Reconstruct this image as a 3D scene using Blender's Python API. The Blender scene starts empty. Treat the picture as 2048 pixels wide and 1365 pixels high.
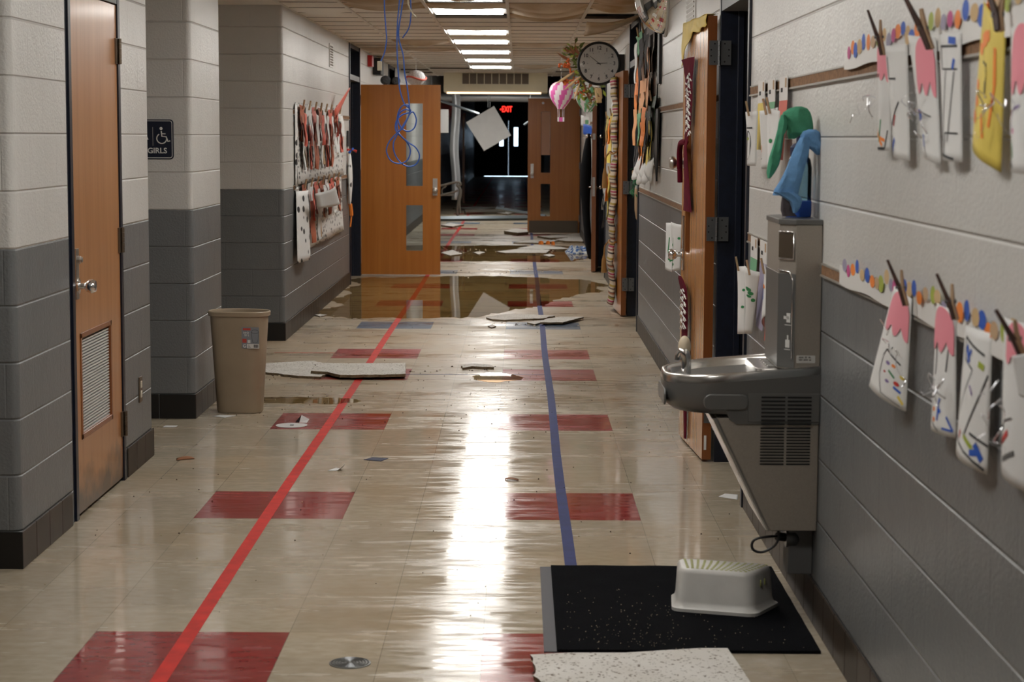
import bpy, bmesh, math, random
from mathutils import Vector, Matrix
rnd = random.Random(7)
C = bpy.context.scene.collection
PI = math.pi

# ------------------------------------------------------------------ camera, world, exposure
F = 3893.97; CH = 1.55604
YAW, PITCH, ROLL = -3.54739e-03, 1.04477e-01, 4.63523e-03
_f = Vector((math.sin(YAW)*math.cos(PITCH), math.cos(YAW)*math.cos(PITCH), -math.sin(PITCH)))
_r0 = Vector((math.cos(YAW), -math.sin(YAW), 0)); _u0 = _r0.cross(_f)
_r = _r0*math.cos(ROLL) + _u0*math.sin(ROLL); _u = _u0*math.cos(ROLL) - _r0*math.sin(ROLL)
cam = bpy.data.cameras.new('camera'); co = bpy.data.objects.new('camera', cam); C.objects.link(co)
co.matrix_world = Matrix(((_r.x, _u.x, -_f.x, 0), (_r.y, _u.y, -_f.y, 0), (_r.z, _u.z, -_f.z, CH), (0, 0, 0, 1)))
cam.sensor_width = 36; cam.lens = F/2048*36; cam.clip_end = 300; cam.clip_start = 0.05
cam.dof.use_dof = True; cam.dof.focus_distance = 10.3; cam.dof.aperture_fstop = 7.1
bpy.context.scene.camera = co
sc = bpy.context.scene
w = bpy.data.worlds.new('world'); sc.world = w; w.use_nodes = True
w.node_tree.nodes['Background'].inputs[0].default_value = (0.5, 0.6, 0.8, 1)
w.node_tree.nodes['Background'].inputs[1].default_value = 0.05
sc.view_settings.view_transform = 'Standard'; sc.view_settings.look = 'None'
sc.view_settings.gamma = 1; sc.view_settings.use_curve_mapping = False
sc.view_settings.exposure = 0.55
NEAR_ON = True
LIGHT_ON = 17.0           # radiance of the lit diffusers
XL, XR, ZC = -1.785, 0.955, 2.533   # walls and ceiling
DADO, BASE = 1.152, 0.136

def at(x, y, ax, c):
    """point where the line of sight through a photo pixel meets the plane axis=c"""
    d = _f + _r*((x-1024)/F) - _u*((y-682.5)/F)
    t = (c - (0, 0, CH)[ax]) / d[ax]
    return Vector((0, 0, CH)) + d*t
def fl(x, y, z=0.0): return at(x, y, 2, z)

# ------------------------------------------------------------------ materials
M = {}
def nt(name):
    m = bpy.data.materials.new(name); m.use_nodes = True
    t = m.node_tree; b = t.nodes['Principled BSDF']; M[name] = m
    return m, t, b
def N(t, kind, **kw):
    n = t.nodes.new(kind)
    for k, v in kw.items():
        if k.startswith('i_'):
            key = k[2:]; key = int(key) if key.isdigit() else key.replace('_', ' ')
            n.inputs[key].default_value = v
        else: setattr(n, k, v)
    return n
def simple(name, col, rough=0.5, metal=0.0, noise=0.0, scale=20, bump=0.0, emit=0, spec=0.5, coat=0, stretch=None, trans=0, alpha=1):
    m, t, b = nt(name)
    b.inputs['Base Color'].default_value = (*col, 1); b.inputs['Roughness'].default_value = rough
    b.inputs['Metallic'].default_value = metal; b.inputs['Specular IOR Level'].default_value = spec
    b.inputs['Coat Weight'].default_value = coat; b.inputs['Coat Roughness'].default_value = 0.12
    b.inputs['Transmission Weight'].default_value = trans; b.inputs['Alpha'].default_value = alpha
    if noise or bump:
        tc = N(t, 'ShaderNodeTexCoord'); mp = N(t, 'ShaderNodeMapping')
        mp.inputs['Scale'].default_value = stretch or (1, 1, 1)
        nz = N(t, 'ShaderNodeTexNoise', i_Scale=scale, i_Detail=5.0)
        t.links.new(tc.outputs['Object'], mp.inputs[0]); t.links.new(mp.outputs[0], nz.inputs['Vector'])
        if noise:
            r = N(t, 'ShaderNodeValToRGB')
            r.color_ramp.elements[0].position = .3; r.color_ramp.elements[1].position = .7
            r.color_ramp.elements[0].color = (*[c*(1-noise) for c in col], 1)
            r.color_ramp.elements[1].color = (*[min(1, c*(1+noise)) for c in col], 1)
            t.links.new(nz.outputs[0], r.inputs[0]); t.links.new(r.outputs[0], b.inputs['Base Color'])
        if bump:
            bp = N(t, 'ShaderNodeBump', i_Strength=bump, i_Distance=.01)
            t.links.new(nz.outputs[0], bp.inputs['Height']); t.links.new(bp.outputs[0], b.inputs['Normal'])
    if emit:
        b.inputs['Emission Color'].default_value = (*col, 1); b.inputs['Emission Strength'].default_value = emit
    return m

def mth(t, op, a, b=None, c=None):
    n = t.nodes.new('ShaderNodeMath'); n.operation = op
    for i, v in enumerate((a, b, c)):
        if v is None: continue
        if isinstance(v, (int, float)): n.inputs[i].default_value = v
        else: t.links.new(v, n.inputs[i])
    return n.outputs[0]
def mixc(t, fac, a, b, mode='MIX'):
    n = t.nodes.new('ShaderNodeMix'); n.data_type = 'RGBA'; n.blend_type = mode
    if isinstance(fac, (int, float)): n.inputs[0].default_value = fac
    else: t.links.new(fac, n.inputs[0])
    for i, v in ((6, a), (7, b)):
        if isinstance(v, tuple): n.inputs[i].default_value = (*v, 1)
        else: t.links.new(v, n.inputs[i])
    return n.outputs[2]
def ramp(t, v, p0, p1):
    n = t.nodes.new('ShaderNodeMapRange'); n.clamp = True
    t.links.new(v, n.inputs[0]); n.inputs[1].default_value = p0; n.inputs[2].default_value = p1
    return n.outputs[0]

def wall_paint():
    m, t, b = nt('block_wall_paint')
    g = N(t, 'ShaderNodeNewGeometry'); s = N(t, 'ShaderNodeSeparateXYZ'); t.links.new(g.outputs['Position'], s.inputs[0])
    n = N(t, 'ShaderNodeSeparateXYZ'); t.links.new(g.outputs['True Normal'], n.inputs[0])
    facex = mth(t, 'GREATER_THAN', mth(t, 'ABSOLUTE', n.outputs[0]), mth(t, 'ABSOLUTE', n.outputs[1]))
    u = mth(t, 'ADD', mth(t, 'MULTIPLY', s.outputs[1], facex), mth(t, 'MULTIPLY', s.outputs[0], mth(t, 'SUBTRACT', 1.0, facex)))
    cx = N(t, 'ShaderNodeCombineXYZ'); t.links.new(u, cx.inputs[0]); t.links.new(mth(t, 'SUBTRACT', s.outputs[2], BASE), cx.inputs[1])
    br = N(t, 'ShaderNodeTexBrick', offset=.5)
    br.inputs['Scale'].default_value = 1; br.inputs['Mortar Size'].default_value = .0045; br.inputs['Mortar Smooth'].default_value = .9
    br.inputs['Brick Width'].default_value = .4064; br.inputs['Row Height'].default_value = .2032
    t.links.new(cx.outputs[0], br.inputs['Vector'])
    hz = mth(t, 'ABSOLUTE', mth(t, 'SUBTRACT', mth(t, 'FRACT', mth(t, 'DIVIDE', mth(t, 'SUBTRACT', s.outputs[2], BASE-.1016), .2032)), .5))
    bed = ramp(t, hz, .028, .006)          # bed joints, deeper than the vertical ones
    wob = N(t, 'ShaderNodeTexNoise', i_Scale=30.0, i_Detail=2.0); t.links.new(g.outputs['Position'], wob.inputs['Vector'])
    zed = mth(t, 'ADD', s.outputs[2], mth(t, 'MULTIPLY', mth(t, 'SUBTRACT', wob.outputs[0], .5), .006))
    up = mth(t, 'GREATER_THAN', zed, DADO)
    big = N(t, 'ShaderNodeTexNoise', i_Scale=1.3, i_Detail=4.0); t.links.new(g.outputs['Position'], big.inputs['Vector'])
    cr = mixc(t, ramp(t, big.outputs[0], .3, .7), (.645, .64, .62), (.59, .583, .56))
    gr = mixc(t, ramp(t, big.outputs[0], .3, .7), (.165, .173, .178), (.145, .153, .158))
    t.links.new(mixc(t, up, gr, cr), b.inputs['Base Color'])
    b.inputs['Roughness'].default_value = .34; b.inputs['Specular IOR Level'].default_value = .45
    f1 = N(t, 'ShaderNodeTexNoise', i_Scale=95.0, i_Detail=3.0); t.links.new(g.outputs['Position'], f1.inputs['Vector'])
    f2 = N(t, 'ShaderNodeTexNoise', i_Scale=7.0, i_Detail=3.0); t.links.new(g.outputs['Position'], f2.inputs['Vector'])
    h = mth(t, 'ADD', mth(t, 'MULTIPLY', f1.outputs[0], .5), mth(t, 'MULTIPLY', f2.outputs[0], .8))
    h = mth(t, 'SUBTRACT', h, mth(t, 'MULTIPLY', br.outputs['Fac'], .25))
    h = mth(t, 'SUBTRACT', h, mth(t, 'MULTIPLY', bed, .8))
    bp = N(t, 'ShaderNodeBump', i_Strength=1.0, i_Distance=.0045); t.links.new(h, bp.inputs['Height']); t.links.new(bp.outputs[0], b.inputs['Normal'])
wall_paint()

def floor_mat(name, ca, cb, stain=1.0, speck=(.25, .2, .14)):
    m, t, b = nt(name)
    g = N(t, 'ShaderNodeNewGeometry'); P = g.outputs['Position']; s = N(t, 'ShaderNodeSeparateXYZ'); t.links.new(P, s.inputs[0])
    def nz(sc, det=4.0, sx=1, sy=1, dist=0.0):
        mp = N(t, 'ShaderNodeMapping'); mp.inputs['Scale'].default_value = (sx, sy, 1); t.links.new(P, mp.inputs[0])
        q = N(t, 'ShaderNodeTexNoise', i_Scale=sc, i_Detail=det, i_Distortion=dist); t.links.new(mp.outputs[0], q.inputs['Vector']); return q.outputs[0]
    fine = nz(28, 6, .6, 1.0); big = nz(1.1, 4); spk = nz(150, 3, .6, 1)
    c = mixc(t, ramp(t, fine, .36, .64), ca, cb)
    c = mixc(t, mth(t, 'MULTIPLY', ramp(t, big, .5, .68), .5*stain), c, (.40, .30, .185))
    c = mixc(t, mth(t, 'MULTIPLY', ramp(t, spk, .66, .76), .45), c, speck)
    # each tile differs a little
    ix = mth(t, 'FLOOR', mth(t, 'DIVIDE', mth(t, 'ADD', s.outputs[0], 1.3266), .3048)); iy = mth(t, 'FLOOR', mth(t, 'DIVIDE', mth(t, 'SUBTRACT', s.outputs[1], 6.0011), .3048))
    cc = N(t, 'ShaderNodeCombineXYZ'); t.links.new(ix, cc.inputs[0]); t.links.new(iy, cc.inputs[1])
    wn = N(t, 'ShaderNodeTexWhiteNoise', noise_dimensions='2D'); t.links.new(cc.outputs[0], wn.inputs['Vector'])
    hv = N(t, 'ShaderNodeHueSaturation'); t.links.new(mth(t, 'ADD', .93, mth(t, 'MULTIPLY', wn.outputs['Value'], .14)), hv.inputs['Value']); t.links.new(c, hv.inputs['Color']); c = hv.outputs[0]
    # dried brown tide lines between the puddles
    tide = nz(.9, 5, .55, 1.0, .6)
    ln = ramp(t, mth(t, 'ABSOLUTE', mth(t, 'SUBTRACT', mth(t, 'FRACT', mth(t, 'MULTIPLY', tide, 5.0)), .5)), .10, .0)
    zone = mth(t, 'MULTIPLY', ramp(t, s.outputs[1], 10.6, 11.6), ramp(t, s.outputs[1], 31.0, 27.0))
    patchy = ramp(t, nz(1.7, 3), .42, .62)
    c = mixc(t, mth(t, 'MULTIPLY', mth(t, 'MULTIPLY', ln, zone), mth(t, 'MULTIPLY', patchy, .8*stain)), c, (.22, .125, .05))
    c = mixc(t, mth(t, 'MULTIPLY', mth(t, 'MULTIPLY', ramp(t, tide, .48, .6), zone), .35*stain), c, (.36, .24, .13))
    # seams
    def seam(v, o, wd):
        q = mth(t, 'ABSOLUTE', mth(t, 'SUBTRACT', mth(t, 'FRACT', mth(t, 'ADD', mth(t, 'DIVIDE', mth(t, 'SUBTRACT', v, o), .3048), .5)), .5))
        return ramp(t, q, wd, wd*.3)
    sx = mth(t, 'MULTIPLY', seam(s.outputs[0], -1.3266, .006), .75); sy = mth(t, 'MULTIPLY', seam(s.outputs[1], 6.0011, .006), .30)
    sm = mth(t, 'MAXIMUM', sx, sy)
    c = mixc(t, mth(t, 'MULTIPLY', sm, .75), c, (.10, .08, .055))
    t.links.new(c, b.inputs['Base Color'])
    dusty = mth(t, 'MULTIPLY', ramp(t, s.outputs[1], 10.0, 12.5), mth(t, 'ADD', .10, mth(t, 'MULTIPLY', ramp(t, nz(2.2, 6, .35, 1.0), .35, .6), .22)))
    rg = mth(t, 'ADD', .065, mth(t, 'ADD', dusty, mth(t, 'ADD', mth(t, 'MULTIPLY', ramp(t, nz(4.5, 8, .16, 1.0), .47, .66), .16), mth(t, 'MULTIPLY', ramp(t, nz(24, 5, .20, 1.0), .50, .57), .13))))
    t.links.new(rg, b.inputs['Roughness']); t.links.new(mth(t, 'SUBTRACT', .36, mth(t, 'ADD', mth(t, 'MULTIPLY', ramp(t, s.outputs[1], 10.5, 14.0), .10), mth(t, 'MULTIPLY', ramp(t, s.outputs[1], 29.0, 36.0), .24))), b.inputs['Specular IOR Level'])
    h = mth(t, 'ADD', mth(t, 'MULTIPLY', nz(6, 3, .4, 1.0), 1.0), mth(t, 'MULTIPLY', nz(40, 3, .4, 1), .12))
    bp = N(t, 'ShaderNodeBump', i_Strength=.22, i_Distance=.0022); t.links.new(h, bp.inputs['Height']); t.links.new(bp.outputs[0], b.inputs['Normal'])
floor_mat('floor_beige', (.465, .40, .305), (.39, .33, .242))
floor_mat('floor_red', (.30, .035, .035), (.24, .027, .028), .35, (.42, .2, .18))
floor_mat('floor_blue', (.10, .14, .20), (.075, .105, .155), .4, (.2, .22, .25))

def water():
    m, t, b = nt('puddle_water')
    t.nodes.remove(b); out = t.nodes['Material Output']
    tr = N(t, 'ShaderNodeBsdfTransparent'); tr.inputs[0].default_value = (.86, .76, .54, 1)
    gl = N(t, 'ShaderNodeBsdfGlossy'); gl.inputs['Roughness'].default_value = .012
    fr = N(t, 'ShaderNodeFresnel'); fr.inputs['IOR'].default_value = 1.33
    nz = N(t, 'ShaderNodeTexNoise', i_Scale=3.0, i_Detail=2.0)
    g = N(t, 'ShaderNodeNewGeometry'); t.links.new(g.outputs['Position'], nz.inputs['Vector'])
    bp = N(t, 'ShaderNodeBump', i_Strength=.04, i_Distance=.001); t.links.new(nz.outputs[0], bp.inputs['Height'])
    t.links.new(bp.outputs[0], gl.inputs['Normal'])
    mx = N(t, 'ShaderNodeMixShader'); t.links.new(fr.outputs[0], mx.inputs[0]); t.links.new(tr.outputs[0], mx.inputs[1]); t.links.new(gl.outputs[0], mx.inputs[2])
    t.links.new(mx.outputs[0], out.inputs[0])
water()
def glass(name, tint=(.8, .85, .85)):
    m, t, b = nt(name)
    t.nodes.remove(b); out = t.nodes['Material Output']
    tr = N(t, 'ShaderNodeBsdfTransparent'); tr.inputs[0].default_value = (*tint, 1)
    gl = N(t, 'ShaderNodeBsdfGlossy'); gl.inputs['Roughness'].default_value = .02
    fr = N(t, 'ShaderNodeFresnel'); fr.inputs['IOR'].default_value = 1.45
    mx = N(t, 'ShaderNodeMixShader'); t.links.new(fr.outputs[0], mx.inputs[0]); t.links.new(tr.outputs[0], mx.inputs[1]); t.links.new(gl.outputs[0], mx.inputs[2])
    t.links.new(mx.outputs[0], out.inputs[0])
glass('glass'); glass('clear_glass', (.98, .98, .98)); glass('bottle_plastic', (.45, .62, .72)); glass('bottle_blue', (.02, .10, .32))

def wood(name, a, bcol, rough=.28, stain=0):
    m, t, b = nt(name)
    tc = N(t, 'ShaderNodeTexCoord'); mp = N(t, 'ShaderNodeMapping'); mp.inputs['Scale'].default_value = (14, 14, .55)
    t.links.new(tc.outputs['Object'], mp.inputs[0])
    n1 = N(t, 'ShaderNodeTexNoise', i_Scale=1.6, i_Detail=6.0, i_Distortion=.5); t.links.new(mp.outputs[0], n1.inputs['Vector'])
    n2 = N(t, 'ShaderNodeTexNoise', i_Scale=1.5, i_Detail=2.0); t.links.new(tc.outputs['Object'], n2.inputs['Vector'])
    f = mth(t, 'ADD', mth(t, 'MULTIPLY', n1.outputs[0], .7), mth(t, 'MULTIPLY', n2.outputs[0], .3))
    c = mixc(t, ramp(t, f, .35, .65), a, bcol)
    if stain:   # grimy foot of the door
        s = N(t, 'ShaderNodeSeparateXYZ'); t.links.new(tc.outputs['Object'], s.inputs[0])
        n3 = N(t, 'ShaderNodeTexNoise', i_Scale=9.0, i_Detail=5.0); t.links.new(tc.outputs['Object'], n3.inputs['Vector'])
        k = mth(t, 'MULTIPLY', ramp(t, mth(t, 'SUBTRACT', s.outputs[2], mth(t, 'MULTIPLY', n3.outputs[0], .35)), .02, -.14), stain)
        c = mixc(t, k, c, (.05, .03, .02))
    t.links.new(c, b.inputs['Base Color']); b.inputs['Roughness'].default_value = rough
    b.inputs['Coat Weight'].default_value = .3; b.inputs['Coat Roughness'].default_value = .15
wood('door_wood', (.50, .185, .030), (.41, .135, .018))
wood('closet_wood', (.46, .215, .085), (.37, .16, .055), .35, .9)
wood('light_wood', (.55, .27, .105), (.46, .21, .07), .22)
wood('edge_wood', (.26, .085, .02), (.20, .06, .015), .35)

def tile_board():
    m, t, b = nt('ceiling_board')
    tc = N(t, 'ShaderNodeTexCoord')
    v = N(t, 'ShaderNodeTexNoise', i_Scale=95.0, i_Detail=2.0); t.links.new(tc.outputs['Object'], v.inputs['Vector'])
    n = N(t, 'ShaderNodeTexNoise', i_Scale=6.0, i_Detail=4.0); t.links.new(tc.outputs['Object'], n.inputs['Vector'])
    k = ramp(t, v.outputs[0], .61, .66)
    c = mixc(t, ramp(t, n.outputs[0], .35, .7), (.74, .72, .68), (.64, .61, .56))
    t.links.new(mixc(t, k, c, (.16, .12, .085)), b.inputs['Base Color']); b.inputs['Roughness'].default_value = .85
    bp = N(t, 'ShaderNodeBump', i_Strength=.6, i_Distance=.002, invert=True); t.links.new(k, bp.inputs['Height']); t.links.new(bp.outputs[0], b.inputs['Normal'])
tile_board()
def ceil_mat(name, a, bc, sc):
    m, t, b = nt(name)
    g = N(t, 'ShaderNodeNewGeometry')
    n = N(t, 'ShaderNodeTexNoise', i_Scale=sc, i_Detail=5.0); t.links.new(g.outputs['Position'], n.inputs['Vector'])
    n2 = N(t, 'ShaderNodeTexNoise', i_Scale=120.0, i_Detail=2.0); t.links.new(g.outputs['Position'], n2.inputs['Vector'])
    c = mixc(t, ramp(t, n.outputs[0], .38, .66), a, bc)
    c = mixc(t, mth(t, 'MULTIPLY', ramp(t, n2.outputs[0], .6, .68), .35), c, tuple(x*.5 for x in a))
    t.links.new(c, b.inputs['Base Color']); b.inputs['Roughness'].default_value = .9
ceil_mat('ceiling_tile', (.90, .86, .79), (.85, .79, .70), 1.2)
ceil_mat('ceiling_tile_stained', (.72, .62, .50), (.42, .28, .14), 2.0)
simple('grid_metal', (.75, .71, .64), .5)
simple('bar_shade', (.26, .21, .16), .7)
simple('plenum', (.015, .015, .016), .9)
simple('board_fibre', (.16, .11, .06), .95, noise=.35, scale=60, bump=.5)
simple('base_brown', (.042, .030, .022), .45, spec=.3, noise=.3, scale=5)
simple('base_black', (.010, .009, .009), .35)
simple('frame_navy', (.006, .009, .020), .35, noise=.3, scale=30)
simple('header_grey', (.20, .21, .22), .45)
simple('black', (.006, .006, .007), .5)
simple('rubber_black', (.012, .012, .014), .4)
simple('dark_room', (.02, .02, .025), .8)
simple('chrome', (.75, .75, .76), .14, 1)
simple('brushed', (.52, .50, .47), .34, 1, noise=.08, scale=8, stretch=(1, 1, 18))
simple('hinge_steel', (.20, .205, .21), .38, .9)
simple('drain_metal', (.11, .11, .10), .45, .6); simple('bronze', (.20, .16, .12), .4, .9)
simple('steel_basin', (.62, .61, .59), .24, 1)
simple('fountain_taupe', (.40, .365, .32), .42, .55, noise=.05, scale=200)
simple('fountain_dark', (.14, .14, .135), .36, .35)
simple('fountain_panel', (.155, .155, .15), .32, .3)
simple('slot_black', (.004, .004, .004), .8)
simple('sticker', (.6, .6, .58), .4)
simple('louver_white', (.62, .62, .60), .4)
simple('bin_beige', (.36, .285, .20), .42, noise=.06, scale=6)
simple('label_grey', (.25, .27, .30), .5); simple('label_white', (.75, .74, .72), .5); simple('label_red', (.55, .08, .06), .5)
simple('sign_navy', (.006, .010, .028), .3); simple('white', (.75, .75, .73), .45); simple('paper', (.72, .72, .71), .7, noise=.03, scale=8)
simple('paper_grey', (.55, .55, .54), .7)  # duller grey paper colour
simple('ink', (.02, .02, .022), .6); simple('ink_grey', (.12, .12, .12), .6)
simple('pink', (.80, .27, .33), .7); simple('yellow_paper', (.72, .56, .10), .6, noise=.06, scale=8); simple('orange', (.85, .24, .03), .6)
simple('light_orange', (.80, .38, .16), .6)
simple('red', (.55, .04, .03), .6); simple('salmon', (.62, .13, .09), .6); simple('green', (.02, .22, .07), .6); simple('mint', (.16, .40, .22), .7)
simple('blue', (.02, .10, .50), .6); simple('navy', (.015, .02, .06), .6); simple('purple', (.25, .18, .38), .6); simple('magenta', (.55, .07, .25), .6)
simple('lime', (.35, .42, .05), .6); simple('tan', (.50, .34, .20), .7); simple('terracotta', (.42, .12, .06), .7)
simple('charcoal', (.035, .032, .036), .8); simple('dark_green', (.012, .045, .015), .6)
simple('grey_card', (.24, .22, .22), .7); simple('lilac', (.33, .30, .42), .6)
simple('cork', (.22, .115, .055), .85, noise=.35, scale=70); simple('rail_alu', (.42, .40, .36), .4, .5)
simple('tinsel', (.85, .87, .92), .06, 1)
simple('pin_dark', (.06, .028, .02), .6, noise=.5, scale=50); simple('pin_wood', (.40, .26, .15), .6)
simple('sock_green', (.055, .26, .15), .95, noise=.12, scale=40, bump=.4); simple('sock_blue', (.12, .27, .50), .95, noise=.12, scale=40, bump=.4)
simple('sock_grey', (.075, .062, .068), .95, noise=.12, scale=40, bump=.4)
simple('mat_black', (.0045, .005, .007), 1, spec=.1, noise=.5, scale=220, bump=1.0); simple('mat_edge', (.10, .10, .11), .7)
simple('stool_white', (.62, .61, .58), .38, noise=.06, scale=12); simple('stool_green', (.35, .36, .10), .7)
simple('tape_red', (.58, .035, .028), .5, noise=.18, scale=14, spec=.2); simple('tape_blue', (.018, .03, .14), .55, noise=.18, scale=14, spec=.12)
simple('cable_blue', (.055, .15, .55), .35); simple('cable_cream', (.58, .52, .38), .5)
simple('maroon', (.11, .006, .018), .95, spec=.12, noise=.2, scale=20, bump=.3)
simple('yellow_cloth', (.70, .52, .11), .6, noise=.1, scale=8, bump=.5)
simple('clock_face', (.88, .87, .84), .5); simple('balloon_pink', (.62, .10, .35), .45); simple('balloon_white', (.72, .66, .68), .45)
simple('bulk_cream', (.86, .80, .60), .5, noise=.06, scale=3); simple('grille_brown', (.13, .10, .07), .6)
simple('leaf_olive', (.12, .15, .03), .7, noise=.4, scale=30); simple('straw', (.60, .42, .22), .8); simple('berry', (.62, .12, .02), .5)
simple('husk', (.25, .10, .04), .7); simple('fur_grey', (.10, .11, .12), 1, bump=1.0, scale=60, noise=.4); simple('fur_white', (.62, .62, .63), .95, bump=1.0, scale=50, noise=.15)
simple('bench_metal', (.20, .18, .15), .4, .6); simple('stud_metal', (.22, .25, .27), .35, .8)
simple('foil_wrap', (.62, .64, .66), .35, .5, bump=.6, scale=12); simple('outlet_ivory', (.60, .55, .45), .4)
simple('rust', (.22, .08, .02), .8); simple('cord_gold', (.38, .20, .06), .8)
simple('alarm_red', (.50, .02, .02), .35); simple('cream_soap', (.62, .52, .38), .5)
simple('exit_red', (1.0, .03, .02), .4, emit=2.0)
simple('daylight', (.62, .80, 1.0), .5, emit=2.5)
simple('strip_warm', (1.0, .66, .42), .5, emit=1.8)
simple('diffuser', (1.0, .97, .92), .5, emit=LIGHT_ON)
simple('diffuser_far', (1.0, .97, .92), .5, emit=LIGHT_ON)
simple('kick_plate', (.12, .095, .07), .4, .7)
simple('mirror', (.88, .87, .85), .02, 1)
simple('cloth_black', (.008, .008, .009), 1, spec=.1)
simple('crumb', (.55, .47, .33), .9); simple('dirt', (.06, .035, .02), .9)
simple('salmon_blind', (.60, .36, .26), .8)
def dotted(name, scale, thr, bg=(.66, .65, .63), sy=1.0, sz=.45):
    m, t, b = nt(name)
    g = N(t, 'ShaderNodeNewGeometry'); mp = N(t, 'ShaderNodeMapping'); mp.inputs['Scale'].default_value = (0, sy, sz); t.links.new(g.outputs['Position'], mp.inputs[0])
    v = N(t, 'ShaderNodeTexVoronoi', i_Scale=scale, i_Randomness=.55); t.links.new(mp.outputs[0], v.inputs['Vector'])
    t.links.new(mixc(t, ramp(t, v.outputs['Distance'], thr, thr*.8), bg, (.02, .02, .022)), b.inputs['Base Color']); b.inputs['Roughness'].default_value = .6
dotted('paper_dashes', 10.5, .36, sy=1.0, sz=2.2); dotted('paper_spots', 8.5, .33, (.75, .75, .74), 1, 1.35)
def stripes():
    m, t, b = nt('striped_fabric')
    g = N(t, 'ShaderNodeNewGeometry'); s = N(t, 'ShaderNodeSeparateXYZ'); t.links.new(g.outputs['Position'], s.inputs[0])
    f = mth(t, 'FRACT', mth(t, 'MULTIPLY', s.outputs[2], 4.1))
    r = N(t, 'ShaderNodeValToRGB'); r.color_ramp.interpolation = 'CONSTANT'; t.links.new(f, r.inputs[0])
    cs = [(0, (.62, .52, .40)), (.14, (.05, .04, .04)), (.2, (.62, .52, .4)), (.26, (.30, .10, .08)), (.33, (.62, .54, .42)), (.37, (.42, .05, .12)), (.43, (.60, .50, .40)), (.47, (.30, .24, .04)), (.54, (.07, .05, .04)), (.58, (.60, .50, .40)), (.66, (.35, .12, .06)), (.72, (.12, .09, .07)), (.75, (.62, .54, .42)), (.84, (.08, .06, .05)), (.88, (.5, .4, .3)), (.93, (.40, .28, .05))]
    el = r.color_ramp.elements
    el[0].position = 0; el[0].color = (*cs[0][1], 1); el[1].position = cs[1][0]; el[1].color = (*cs[1][1], 1)
    for p, c in cs[2:]:
        e = el.new(p); e.color = (*c, 1)
    t.links.new(r.outputs[0], b.inputs['Base Color']); b.inputs['Roughness'].default_value = .9
stripes()
def bluefloral():
    m, t, b = nt('blue_print_cloth'); tc = N(t, 'ShaderNodeTexCoord')
    n = N(t, 'ShaderNodeTexNoise', i_Scale=22.0, i_Detail=1.0); t.links.new(tc.outputs['Object'], n.inputs['Vector'])
    t.links.new(mixc(t, ramp(t, n.outputs[0], .47, .53), (.03, .10, .30), (.6, .62, .6)), b.inputs['Base Color']); b.inputs['Roughness'].default_value = .9
bluefloral()

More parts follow.
